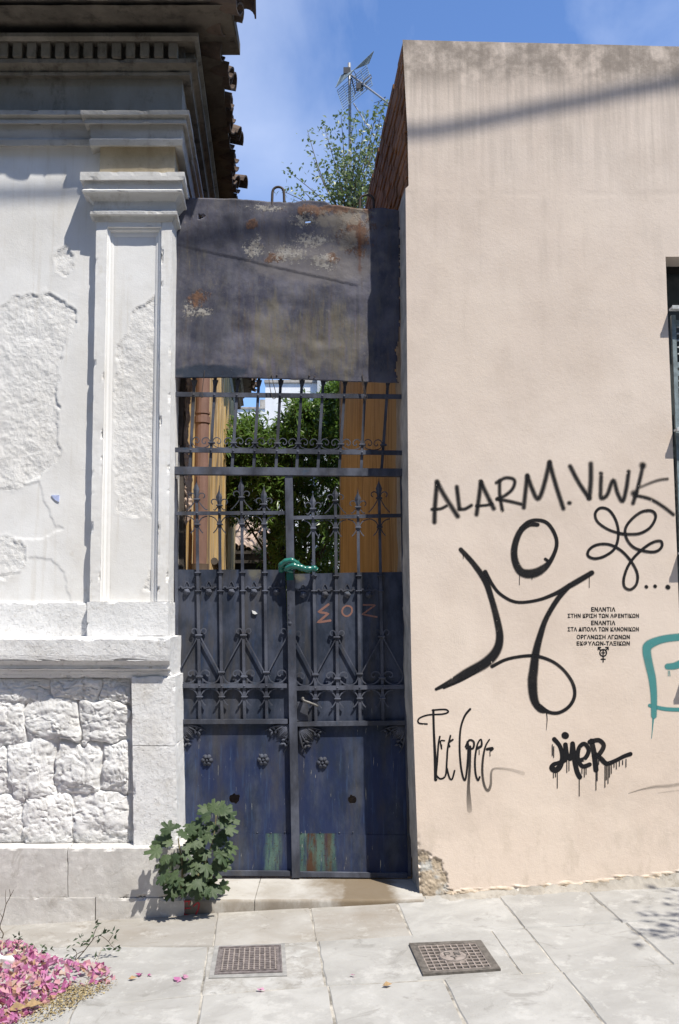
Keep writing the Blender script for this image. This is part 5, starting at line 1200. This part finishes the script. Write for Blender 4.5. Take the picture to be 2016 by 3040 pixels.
for seg in ([(.40, .40), (.40, .50)], [(.40, .40), (.47, .40), (.47, .45), (.40, .45)], [(.53, .40), (.53, .50)], [(.53, .40), (.60, .40), (.60, .45), (.53, .45), (.60, .50)], [(.46, .53), (.50, .57), (.54, .53)], [(.50, .57), (.50, .63)]):
    mb.tube([f(u, v, .0115) for u, v in seg], .0030, 5)
mb.build('lettering', simple('dark_letter_iron', (.06, .055, .05), .6, .3, 30, .3), bo)
# ------------------------------------------------------------------ plants
def leaf_mat(name, a, b, rough=.45, tr=.25, attr=True, back=None):
    t = NT(name); k = t.attr('k') if attr else t.rnd()
    c = t.mix(k, a, b); nz = t.noise(60, 3, .6); c = t.mix(t.step(nz, .4, .7, 0, .25), c, tuple(q * .6 for q in a))
    if back:
        g = t.n('ShaderNodeNewGeometry'); c = t.mix(g.outputs['Backfacing'], c, back)
    t.put(t.b.inputs['Base Color'], c); t.b.inputs['Roughness'].default_value = rough; t.b.inputs['Specular IOR Level'].default_value = .4
    tl = t.n('ShaderNodeBsdfTranslucent'); t.put(tl.inputs[0], t.mix(.5, c, (b[0] * 1.4, b[1] * 1.6, b[2] * .6)))
    ms = t.n('ShaderNodeMixShader'); ms.inputs[0].default_value = tr
    t.l(t.b.outputs[0], ms.inputs[1]); t.l(tl.outputs[0], ms.inputs[2]); t.l(ms.outputs[0], t.out.inputs[0]); return t.m
M['bark'] = simple('bark', (.10, .08, .06), .9, .35, 20, .6, .006)
M['twig'] = simple('green_brown_twig', (.13, .10, .06), .8, .3, 30, .3)
rp = random.Random(12)
def rv(s=1.): return Vector((rp.gauss(0, s), rp.gauss(0, s), rp.gauss(0, s)))
def add_leaf(mb, base, d, up, ln, wd, fold=.25, k=None, droop=.0):
    d = d.normalized(); sd_ = d.cross(up); sd_ = sd_.normalized() if sd_.length > 1e-5 else Vector((1, 0, 0)); n = sd_.cross(d)
    m1 = base + d * ln * .45 - Vector((0, 0, droop * ln * .2)); tip = base + d * ln - Vector((0, 0, droop * ln))
    f_ = n * wd * fold
    mb.add([base, m1 + sd_ * wd / 2 + f_, tip, m1 - sd_ * wd / 2 + f_, m1], [(0, 4, 1), (4, 2, 1), (0, 3, 4), (3, 2, 4)])
    mb.a.setdefault('k', []).extend([rp.random() if k is None else k] * 5)
# dense tree at the end of the alley
tr_ = thing('garden_tree', 'dense dark green glossy-leaved tree filling the end of the alley', 'tree', (P(860, 1800, 12.2).x, 12.2, -.05))
TOPS = [(640, 1330), (700, 1300), (725, 1262), (775, 1262), (800, 1290), (835, 1330), (862, 1260), (872, 1195), (910, 1215), (940, 1215), (965, 1165), (1000, 1150), (1060, 1150), (1130, 1180)]
cr = MB(); twg = MB()
tb0 = Vector((P(880, 1800, 12.2).x, 12.2, -.05))
mbt = MB(); mbt.tube([tb0, tb0 + Vector((.03, 0, .8)), tb0 + Vector((-.03, .05, 1.6)), tb0 + Vector((.05, 0, 2.4))], [.10, .085, .07, .05], 10)
for i in range(1250):
    Y = rp.uniform(11.1, 13.6); x = rp.uniform(660, 1120) if i % 3 else rp.uniform(690, 1015); t0 = curve_y(TOPS, x) + 8
    yy = t0 + (abs(rp.gauss(0, 1)) * 120 if rp.random() < .35 else rp.uniform(0, 620)); yy = min(yy, 1850)
    c = P(x, yy, Y)
    if yy > 1560 and x < 792: continue
    if i % 110 == 0: mbt.tube([tb0 + Vector((rp.uniform(-.05, .05), 0, rp.uniform(.9, 2.3))), tb0.lerp(c, .5) + Vector((0, 0, .9)), c], [.035, .02, .006], 5)
    outd = (c - Vector((tb0.x, 12.3, max(1.0, c.z - 1.2)))).normalized()
    for s in range(3):
        d = (outd + rv(.6)).normalized(); e = c + d * rp.uniform(.16, .30)
        twg.tube([c, e], [.004, .002], 4)
        for j in range(15):
            t = rp.uniform(.1, 1.05); b = c.lerp(e, t); ld_ = (d * .6 + rv(.55) + Vector((0, 0, -.1))).normalized()
            add_leaf(cr, b, ld_, (Vector((0, -.3, 1)) + rv(.35)).normalized(), rp.uniform(.085, .145), rp.uniform(.024, .040), .2, None, rp.uniform(0, .35))
mbt.build('trunk', M['bark'], tr_, smooth=True)
cro = cr.build('crown', leaf_mat('glossy_dark_leaf', (.060, .110, .026), (.15, .235, .065), .34, .35), tr_, fix=False); twg.build('twigs', M['twig'], cro)
# slender pale tree showing above the metal sheet
t2 = thing('slender_tree', 'slender pale green tree showing above the metal sheet beside the brick wall', 'tree', (.42, 11.6, -.05))
org = P(1040, 680, 11.6); mbt = MB(); mbt.tube([(.42, 11.6, -.05), (.40, 11.6, 2.0), tuple(P(1070, 950, 11.6)), tuple(org)], [.05, .04, .03, .022], 8)
cr = MB(); twg = MB()
ends = [(912, 385), (852, 505), (836, 565), (962, 375), (1012, 335), (1052, 350), (1120, 318), (1095, 400), (1000, 430), (1060, 440), (1142, 300), (930, 470), (895, 560), (970, 530), (1112, 500), (1132, 450), (870, 592), (1020, 480), (1085, 350), (1150, 380), (1050, 540), (1000, 560), (1090, 570), (940, 590), (1165, 330), (1080, 480), (1120, 560)]
for ex, ey in ends:
    Y = rp.uniform(11.0, 12.2); e = P(ex, ey, Y); m_ = org.lerp(e, .5) + Vector((rp.uniform(-.08, .08), rp.uniform(-.1, .1), rp.uniform(-.02, .08)))
    path = [Vector(q) for q in smoothpath([tuple(org), tuple(m_), tuple(e)], 8)]
    twg.tube(path, [lerp(.012, .0025, i / (len(path) - 1)) for i in range(len(path))], 5)
    dens = 115 if ex > 960 else 45
    for j in range(dens):
        t = rp.uniform(.22, 1.0); i = min(len(path) - 2, int(t * (len(path) - 1))); b = path[i].lerp(path[i + 1], rp.random()); d = (path[i + 1] - path[i]).normalized()
        spread = .16 * (1 - t) + .05; q = b + rv(spread)
        add_leaf(cr, q, (d * .5 + rv(.8)).normalized(), (Vector((.2, -.4, .8)) + rv(.6)).normalized(), rp.uniform(.052, .085), rp.uniform(.030, .046), .15, None, rp.uniform(0, .3))
mbt.build('trunk', M['bark'], t2, smooth=True)
cro = cr.build('crown', leaf_mat('pale_silver_leaf', (.080, .115, .045), (.20, .25, .13), .4, .25), t2, fix=False); twg.build('twigs', M['twig'], cro)

# fig seedling growing out of the wall foot: every lobed leaf its own piece
fig = thing('fig_plant', 'young fig plant with lobed green leaves sprouting beside the doorstep', 'plant', P(552, 2690, 5.06))
figm = leaf_mat('fig_leaf', (.030, .056, .023), (.072, .105, .045), .6, .16, attr=False, back=(.075, .10, .068))
stemm = simple('fig_stem', (.17, .15, .07), .7, .3, 30, .3)
def fig_mesh(seed):
    r_ = random.Random(seed); lobes = [(90, 1.0, .19), (46, .84, .18), (134, .84, .18), (4, .60, .17), (176, .60, .17)]
    pts = []
    n = 64
    for k in range(n):
        a = -90 + 360 * k / n; best = .32
        for la, ln, w in lobes:
            da = abs((a - la + 180) % 360 - 180)
            if da < 80:
                # lobe as a blunt finger: radius where the ray leaves a capsule of half width w
                s = math.sin(R(da)); best = max(best, min(ln * (1.0 - .10 * (da / 14) ** 2) if da < 16 else 0, 9) if w / max(s, 1e-6) > ln else w / max(s, 1e-6))
        if a < -70 or a > 250: best = .10 + .2 * abs(((a + 90 + 180) % 360 - 180)) / 20
        best *= 1 + .05 * math.sin(a * .45 + seed) + r_.uniform(-.035, .035)
        pts.append((math.cos(R(a)) * best, math.sin(R(a)) * best))
    mb = MB(); c0 = (0, .08); vv = [(0, .10, 0)]
    def zz(x, y): return -.18 * y * y - .35 * abs(x) * abs(x) + .10 * abs(x) + .03 * math.sin(9 * math.atan2(x, y) + seed) * math.hypot(x, y)
    for s in (.5, 1.0): vv += [(x * s, lerp(.1, y, s) if s < 1 else y, zz(x * s, y * s)) for x, y in pts]
    ff = [(0, 1 + k, 1 + (k + 1) % n) for k in range(n)] + [(1 + k, 1 + n + k, 1 + n + (k + 1) % n, 1 + (k + 1) % n) for k in range(n)]
    vv2 = len(vv); vv += [(-.012, -.35, .02), (.012, -.35, .02), (.012, .05, .004), (-.012, .05, .004)]; ff.append((vv2, vv2 + 1, vv2 + 2, vv2 + 3))
    me = bpy.data.meshes.new('leaf'); me.from_pydata(vv, [], ff); me.materials.append(figm); me.polygons.foreach_set('use_smooth', [True] * len(me.polygons)); return me
figs = [fig_mesh(s) for s in range(5)]
def fig_leaf(px, py, Y, size, ang, pitch, roll, mi):
    """ang: direction of the tip in the picture (deg, 0 = right, 90 = up); pitch leans the face up to the sun"""
    o = link('leaf', figs[mi % 5], None, P(px, py, Y)); o.scale = (size, size, size)
    d = Vector((math.cos(R(ang)), 0, math.sin(R(ang)))); nrm = Vector((roll, -math.cos(R(pitch)), math.sin(R(pitch)))).normalized()
    d = (d - nrm * d.dot(nrm)).normalized(); xx = d.cross(nrm).normalized()
    o.rotation_euler = Matrix((xx, d, nrm)).transposed().to_euler(); attach(o, fig); return o
FL = [(1165, 400, 74, 88), (1080, 330, 50, 115), (1250, 380, 52, 60), (1000, 420, 66, 160), (960, 360, 52, 140), (1010, 500, 46, 200), (1270, 500, 74, -25), (1330, 430, 60, 25), (1210, 520, 56, -60), (1060, 600, 50, 215), (1130, 640, 46, 250), (1330, 670, 74, -10), (1260, 720, 56, -60), (850, 590, 52, 150), (900, 660, 56, 230), (1150, 800, 60, -80), (1010, 800, 52, 240), (1170, 880, 44, -30),
      (470, 650, 64, 95), (360, 690, 60, 130), (330, 850, 66, 175), (240, 880, 56, 190), (380, 900, 50, 200), (170, 1040, 66, 200), (300, 1030, 56, 190), (560, 780, 56, 60), (680, 700, 70, 35), (780, 710, 66, 10), (700, 830, 64, -20), (640, 940, 66, -40), (740, 930, 70, -15), (380, 1180, 70, 240), (440, 1110, 50, 220), (640, 1230, 86, -75), (720, 1290, 70, -50), (780, 1080, 56, 0), (860, 1120, 66, -70), (880, 980, 60, 200), (960, 1050, 60, -100), (1270, 1060, 84, -30), (1330, 980, 66, 20), (1220, 1110, 64, -80), (1050, 1330, 84, -65), (1100, 1280, 56, 20), (960, 1290, 56, 260),
      (280, 1300, 60, 190), (310, 1420, 72, 215), (250, 1490, 60, 230), (500, 1430, 66, 250), (450, 1500, 62, 260), (400, 1570, 56, 230), (700, 1480, 70, -90), (740, 1580, 80, -85), (680, 1620, 60, 250), (820, 1430, 56, -30), (880, 1650, 66, -40), (800, 1690, 60, -80), (1000, 1590, 56, -20), (1040, 1700, 54, -15), (950, 1690, 50, -50), (470, 1640, 56, 250), (410, 1720, 50, 240), (560, 1700, 46, 270), (600, 1560, 60, 240), (880, 1500, 56, -60), (930, 900, 60, 190), (560, 1080, 60, 250), (620, 1080, 56, -60), (840, 1230, 56, 200), (900, 1380, 60, -120), (1010, 1480, 50, -70)]
FL += [(rp.uniform(230, 560), rp.uniform(1000, 1700), rp.uniform(48, 66), rp.uniform(180, 280)) for _ in range(6)] + [(rp.uniform(620, 1250), rp.uniform(560, 1650), rp.uniform(46, 64), rp.uniform(-120, 40)) for _ in range(9)]
for i, (x, y, s, a) in enumerate(FL):
    cx = 1130 if y < 900 and x > 820 else (520 if x < 620 else 800); back = i % 3
    top_ = y < 800
    fig_leaf(440 + x * .17857, 2340 + y * .17857, (5.05 if back else 5.13) + rp.uniform(-.06, .05) - (.03 if y > 1200 else 0), s * .00100 * rp.uniform(.8, 1.2), a + rp.uniform(-14, 14), rp.uniform(25, 72) if top_ else rp.uniform(12, 62), rp.uniform(-.5, .5) + (x - cx) / 1400, i)
st_ = MB()
for pts in ([(560, 1800, 5.08), (570, 1500, 5.08), (560, 1200, 5.08), (520, 1000, 5.09), (500, 830, 5.10)], [(580, 1780, 5.08), (800, 1500, 5.10), (960, 1200, 5.14), (1080, 850, 5.15), (1130, 450, 5.15)], [(575, 1780, 5.08), (700, 1650, 5.06), (850, 1550, 5.05), (1000, 1400, 5.06)], [(565, 1700, 5.07), (480, 1560, 5.05), (380, 1450, 5.05)]):
    st_.tube([P(440 + a * .17857, 2340 + b * .17857, y) for a, b, y in smoothpath(pts, 5)], [lerp(.008, .003, i / 20) for i in range(5 * (len(pts) - 1) + 1)], 7)
st_.build('stem', stemm, fig, smooth=True)

# ------------------------------------------------------------------ bougainvillea litter on the pavement
def petal_mat():
    t = NT('bougainvillea_bract'); k = t.attr('k'); r = t.n('ShaderNodeValToRGB'); t.l(k, r.inputs[0]); e = r.color_ramp.elements
    e[0].position = 0; e[0].color = (.22, .03, .10, 1); e[1].position = 1; e[1].color = (.62, .52, .46, 1)
    for p, c in ((.25, (.38, .09, .22)), (.5, (.54, .20, .40)), (.68, (.60, .34, .46)), (.82, (.60, .32, .36)), (.9, (.46, .30, .16))): q = e.new(p); q.color = (*c, 1)
    t.put(t.b.inputs['Base Color'], r.outputs[0]); t.b.inputs['Roughness'].default_value = .65
    tl = t.n('ShaderNodeBsdfTranslucent'); t.l(r.outputs[0], tl.inputs[0]); ms = t.n('ShaderNodeMixShader'); ms.inputs[0].default_value = .35
    t.l(t.b.outputs[0], ms.inputs[1]); t.l(tl.outputs[0], ms.inputs[2]); t.l(ms.outputs[0], t.out.inputs[0]); return t.m
M['petal'] = petal_mat(); M['straw'] = None
HEAP = [(-700, 2850), (-300, 2815), (0, 2800), (60, 2795), (110, 2825), (175, 2850), (240, 2862), (300, 2866), (338, 2895), (332, 2920), (290, 2925), (215, 2925), (195, 2955), (140, 2985), (80, 3020), (20, 3050), (-300, 3150), (-700, 3200)]
def in_poly(x, y, poly): return float(sdist(np.array([float(x)]), np.array([float(y)]), poly)[0])
def add_petal(mb, c, s, k=None, flat=.5):
    n = (Vector((0, 0, flat)) + rv(.45)).normalized(); d = n.cross(rv(1)).normalized(); e = n.cross(d); cup = rp.uniform(-.25, .45)
    mb.add([c - d * s * .5, c - d * s * .05 + e * s * .40 + n * s * cup, c + d * s * .58 + n * s * cup * .3, c - d * s * .05 - e * s * .40 + n * s * cup, c + n * s * .02], [(0, 4, 1), (4, 2, 1), (0, 3, 4), (3, 2, 4)])
    mb.a.setdefault('k', []).extend([(min(.79, max(0, rp.gauss(.55, .19))) if rp.random() < .74 else rp.uniform(.8, 1)) if k is None else k] * 5)
hp = MB(); n_ = 0
while n_ < 4300:
    x = rp.uniform(-700, 340); y = rp.uniform(2795, 3200); d = in_poly(x, y, HEAP)
    if d < 0: continue
    if x > 150 and y > 2880 and rp.random() < .4: continue
    c = G(x, y); h = min(.06, d * .0012 + .004)
    add_petal(hp, c + Vector((0, 0, .004 + rp.random() ** .6 * h)), rp.uniform(.022, .044), None, .25); n_ += 1
o = hp.build('petal_heap', M['petal'], fix=False, kind='stuff'); tag(o, 'heap of fallen magenta bougainvillea bracts swept against the left wall', 'petals')
sm_ = NT('straw_bits'); k = sm_.attr('k'); M['straw'] = sm_.done(sm_.mix(k, (.15, .105, .05), (.42, .34, .17)), .8)
sw = MB(); n_ = 0
DEB = [(-500, 3080), (20, 3030), (90, 2985), (170, 2950), (220, 2925), (300, 2925), (330, 2920), (345, 2900), (250, 2868), (190, 2852), (320, 2868), (352, 2905), (335, 2932), (280, 2948), (240, 2962), (215, 2990), (150, 3020), (110, 3050), (-500, 3200)]
while n_ < 1500:
    x = rp.gauss(200, 120); y = rp.gauss(2965, 45); d = in_poly(x, y, [(-100, 3060), (60, 3000), (130, 2965), (200, 2930), (320, 2915), (345, 2925), (300, 2945), (250, 2965), (215, 2990), (130, 3035), (-100, 3200)])
    if d < -10 or (d < 0 and rp.random() < .7): continue
    add_petal(sw, G(x, y) + Vector((0, 0, .003 + rp.random() * .008)), rp.uniform(.006, .012), rp.random(), 1.5); n_ += 1
o = sw.build('straw_litter', M['straw'], fix=False, kind='stuff'); tag(o, 'yellow straw-like litter fringing the petal heap', 'litter')
loose = [(412, 2898, .030, .25, 'dark magenta bract on the pavement right of the heap'), (525, 2912, .040, .45, 'pink bract lying across the round concrete patch'), (545, 2905, .034, .55, 'bright pink bract at the edge of the round patch'), (442, 2898, .018, .3, 'tiny magenta bract right of the dark one'), (772, 2942, .030, .55, 'pink bract in front of the small purplish cover'), (1045, 2900, .016, .3, 'small dark pink bract between the two covers')]
for x, y, s, k, lb in loose:
    mb = MB(); add_petal(mb, G(x, y) + Vector((0, 0, .008)), s, k, 2.); add_petal(mb, G(x + 6, y + 2) + Vector((0, 0, .009)), s * .8, min(1, k + .1), 2.)
    o = mb.build('fallen_petal', M['petal'], fix=False); tag(o, lb, 'petal', 'single bracts blown over the pavement')
dry = simple('dry_leaf_brown', (.30, .20, .10), .7, .3, 40, .2)
for x, y, s, lb in ((1135, 2932, .045, 'dry brown leaf on the joint left of the larger cover'), (380, 2912, .040, 'pale dry leaf beside the heap edge'), (70, 3010, .075, 'large tan dry leaf lying on the front of the heap'), (20, 3022, .085, 'curled pinkish dry leaf at the bottom left corner')):
    mb = MB(); add_leaf(mb, G(x, y) + Vector((0, 0, .03 if x < 100 else .008)), Vector((1, .2, .1)), Vector((0, -.5, 1)), s, s * .55, .3); mb.a = {}
    tag(mb.build('dry_leaf', dry, fix=False), lb, 'leaf', 'dry leaves on the pavement')
bag = MB(); c = G(-6, 2895) + Vector((0, 0, .05)); bag.polar(c, .075, lambda r, a: (r * (.8 + .25 * math.sin(3 * a + 1)), .05 * (1 - r) + .008 * math.sin(5 * a) * r), 6, 24, Vector((.2, -.6, .75)))
tag(bag.build('paper_bag', simple('white_bag_paper', (.8, .8, .8), .6, .08, 20, .2), smooth=True), 'crumpled white paper sticking out of the petal heap at the picture edge', 'paper')
lm2 = leaf_mat('bougainvillea_leaf', (.045, .075, .045), (.10, .14, .08), .5, .15)
def sprig(name, label, main, sides, leaves, Yp, r0=.004):
    t = thing(name, label, 'twig', P(*main[0], Yp), 'cut twigs in the petal heap'); mb = MB(); lv = MB()
    def Q(a, b, k=0): return P(a, b, Yp - .15 * k)
    pts = [Q(*q) for q in smoothpath(main, 5)]; mb.tube(pts, [lerp(r0, r0 * .4, i / len(pts)) for i in range(len(pts))], 5)
    for s_ in sides: q = [Q(*z) for z in smoothpath(s_, 4)]; mb.tube(q, [lerp(r0 * .5, r0 * .25, i / len(q)) for i in range(len(q))], 4)
    for x, y in leaves:
        for _ in range(2): add_leaf(lv, Q(x + rp.uniform(-4, 4), y + rp.uniform(-4, 4)), (Vector((rp.uniform(-1, 1), rp.uniform(-.6, .2), rp.uniform(-.5, 1)))), rv(1), rp.uniform(.022, .036), rp.uniform(.009, .016), .3)
    mb.build('stem', M['bark'], t, smooth=True)
    if leaves: lv.build('leaves', lm2, t, fix=False)
sprig('leafy_twig', 'leafy bougainvillea twig leaning out of the petal heap to the right', [(165, 2912), (200, 2875), (240, 2835), (268, 2800), (285, 2778)], [[(285, 2780), (300, 2778), (322, 2795), (335, 2812), (355, 2818)], [(222, 2852), (228, 2830), (215, 2815)], [(250, 2822), (230, 2832), (210, 2848), (200, 2860)], [(275, 2790), (282, 2765), (292, 2745)], [(322, 2795), (335, 2775)]],
      [(285, 2745), (293, 2748), (278, 2770), (295, 2775), (305, 2770), (318, 2768), (300, 2782), (335, 2770), (345, 2772), (335, 2785), (330, 2805), (345, 2810), (360, 2818), (338, 2820), (318, 2822), (245, 2785), (252, 2800), (242, 2808), (262, 2800), (235, 2785), (210, 2810), (198, 2820), (205, 2832), (224, 2848), (208, 2850), (248, 2845), (300, 2855), (285, 2845), (312, 2858), (215, 2862), (195, 2862)], 4.55)
sprig('leafy_twig', 'short leafy twig tip at the back of the petal heap', [(42, 2822), (52, 2805), (58, 2785)], [[(52, 2805), (42, 2788)], [(56, 2798), (68, 2788)]], [(42, 2786), (56, 2782), (68, 2788), (52, 2808), (62, 2812), (70, 2822), (125, 2815), (140, 2822), (150, 2818), (135, 2832), (100, 2808), (80, 2815)], 4.62, .003)
sprig('dry_stalk', 'thin bare dry stalk standing against the plinth at the left edge', [(-6, 2805), (10, 2775), (0, 2752), (10, 2718), (18, 2685), (30, 2662), (28, 2640)], [[(18, 2685), (16, 2660), (18, 2640)], [(30, 2662), (42, 2640)], [(8, 2725), (-4, 2705)]], [], 4.9, .0035)

# ------------------------------------------------------------------ rooftop aerial
YA = 13.0
an = thing('tv_aerial', 'grid reflector television aerial on a grey mast above the slender tree', 'aerial', P(1040, 900, YA))
alu = simple('dull_aluminium', (.27, .27, .27), .4, .2, 30, .1, metal=.3); dkp = simple('black_plastic', (.03, .03, .032), .5, .2, 30, .1)
def E(x, y, dy=0): return P(980 + x * .12755, 140 + y * .12755, YA + dy)
mb = MB(); mb.tube([E(445, 375), E(455, 900), E(465, 2100), P(1042, 900, YA)], .024, 12); mb.build('mast', alu, an, smooth=True)
mb = MB(); mb.tube([E(470, 640), E(760, 860, -.25), E(1200, 1190, -.65), E(1480, 1400, -.9)], .016, 6); mb.build('boom', alu, an)
def gridp(name, c0, c1, c2, c3, nu, nv, dys, r=.0055):
    q = [E(*c, dy) for c, dy in zip((c0, c1, c2, c3), dys)]; mb = MB()
    def at(u, v): return q[0].lerp(q[1], u).lerp(q[3].lerp(q[2], u), v)
    for i in range(nv + 1): mb.tube([at(0, i / nv), at(1, i / nv)], r, 4)
    for j in range(nu + 1): mb.tube([at(j / nu, 0), at(j / nu, 1)], r, 4)
    mb.build(name, M['blue_steel'], an)
gridp('reflector_grid', (165, 1010), (850, 430), (985, 880), (310, 1450), 5, 9, (.1, .1, -.35, -.35))
gridp('reflector_grid', (130, 940), (1015, 95), (900, 380), (250, 660), 6, 10, (-.35, -.35, .05, .05))
mb = MB(); c = E(690, 920, -.2); mb.box(c.x - .055, c.x + .055, c.y - .04, c.y + .04, c.z - .05, c.z + .045); mb.build('balun_box', dkp, an)
mb = MB(); mb.tube([E(740, 870, -.24), E(800, 760, -.3), E(950, 640, -.3), E(965, 710, -.3), E(800, 880, -.26)], .009, 6); mb.build('dipole', alu, an)
mb = MB(); c = E(400, 570); mb.box(c.x - .06, c.x + .05, c.y - .04, c.y + .04, c.z - .05, c.z + .05); mb.build('clamp', dkp, an)
mb = MB(); mb.tube([E(500, 720), E(560, 960, -.05), E(590, 1060, -.05), E(540, 1150)], .010, 6); mb.tube([E(480, 640), E(540, 540), E(600, 640, -.1), E(620, 850, -.2)], .006, 6); mb.build('cable', dkp, an)
mb = MB(); mb.tube([E(545, 1310), E(860, 1810, -.1), E(950, 1950, -.1)], .010, 6); mb.build('brace', alu, an)
mb = MB()
for a, b in (((1170, 1260), (1290, 1160)), ((1160, 1250), (1020, 1300)), ((1160, 1290), (1040, 1400))): mb.tube([E(*a, -.62), E(*b, -.62)], .008 if a == (1170, 1260) else .004, 5)
mb.build('director', dkp, an)

# ------------------------------------------------------------------ overhead cable and street tree outside the picture: their shadows fall in it
pts = []
for x, y, Y, k in ((3300, 20, YR, 2.0), (2500, 150, YR, 2.0), (2016, 240, YR, 2.0), (1600, 325, YR, 2.0), (1215, 393, YR, 2.0), (900, 683, YSH, 2.252), (524, 713, YSH, 2.252), (100, 735, YSH, 2.252), (-900, 760, YSH, 2.252)): pts.append(P(x, y, Y) + SUN_TO * k)
mb = MB(); mb.tube([Vector(q) for q in smoothpath([tuple(p) for p in pts], 6)], .021, 8)
tag(mb.build('overhead_cable', dkp, smooth=True), 'thick black overhead cable whose blurred shadow crosses both facades', 'cable')
tt_ = thing('street_tree', 'street tree whose leafy shadow falls on the pavement at lower right', 'tree', (3.55, 2.6, gz(3.55, 2.6)))
mb = MB(); b0 = Vector((3.55, 2.6, gz(3.55, 2.6))); mb.tube([b0, b0 + Vector((0, .05, 1.2)), b0 + Vector((-.05, .1, 2.2)), b0 + Vector((-.1, .3, 3.2))], [.09, .08, .07, .05], 10)
cr = MB(); cc = G(2230, 2720) + SUN_TO * 1.25
for i in range(38):
    c = cc + Vector((rp.gauss(.1, .26), rp.gauss(-.1, .26), rp.gauss(0, .3))); mb.tube([b0 + Vector((-.1, .3, 2.6)), c], [.02, .005], 5)
    for j in range(26): add_leaf(cr, c + rv(.085), rv(1).normalized(), rv(1).normalized(), rp.uniform(.05, .09), rp.uniform(.03, .045), .2)
mb.build('trunk', M['bark'], tt_, smooth=True); cr.build('crown', leaf_mat('street_tree_leaf', (.035, .07, .02), (.07, .12, .04), .45, .2), tt_, fix=False)
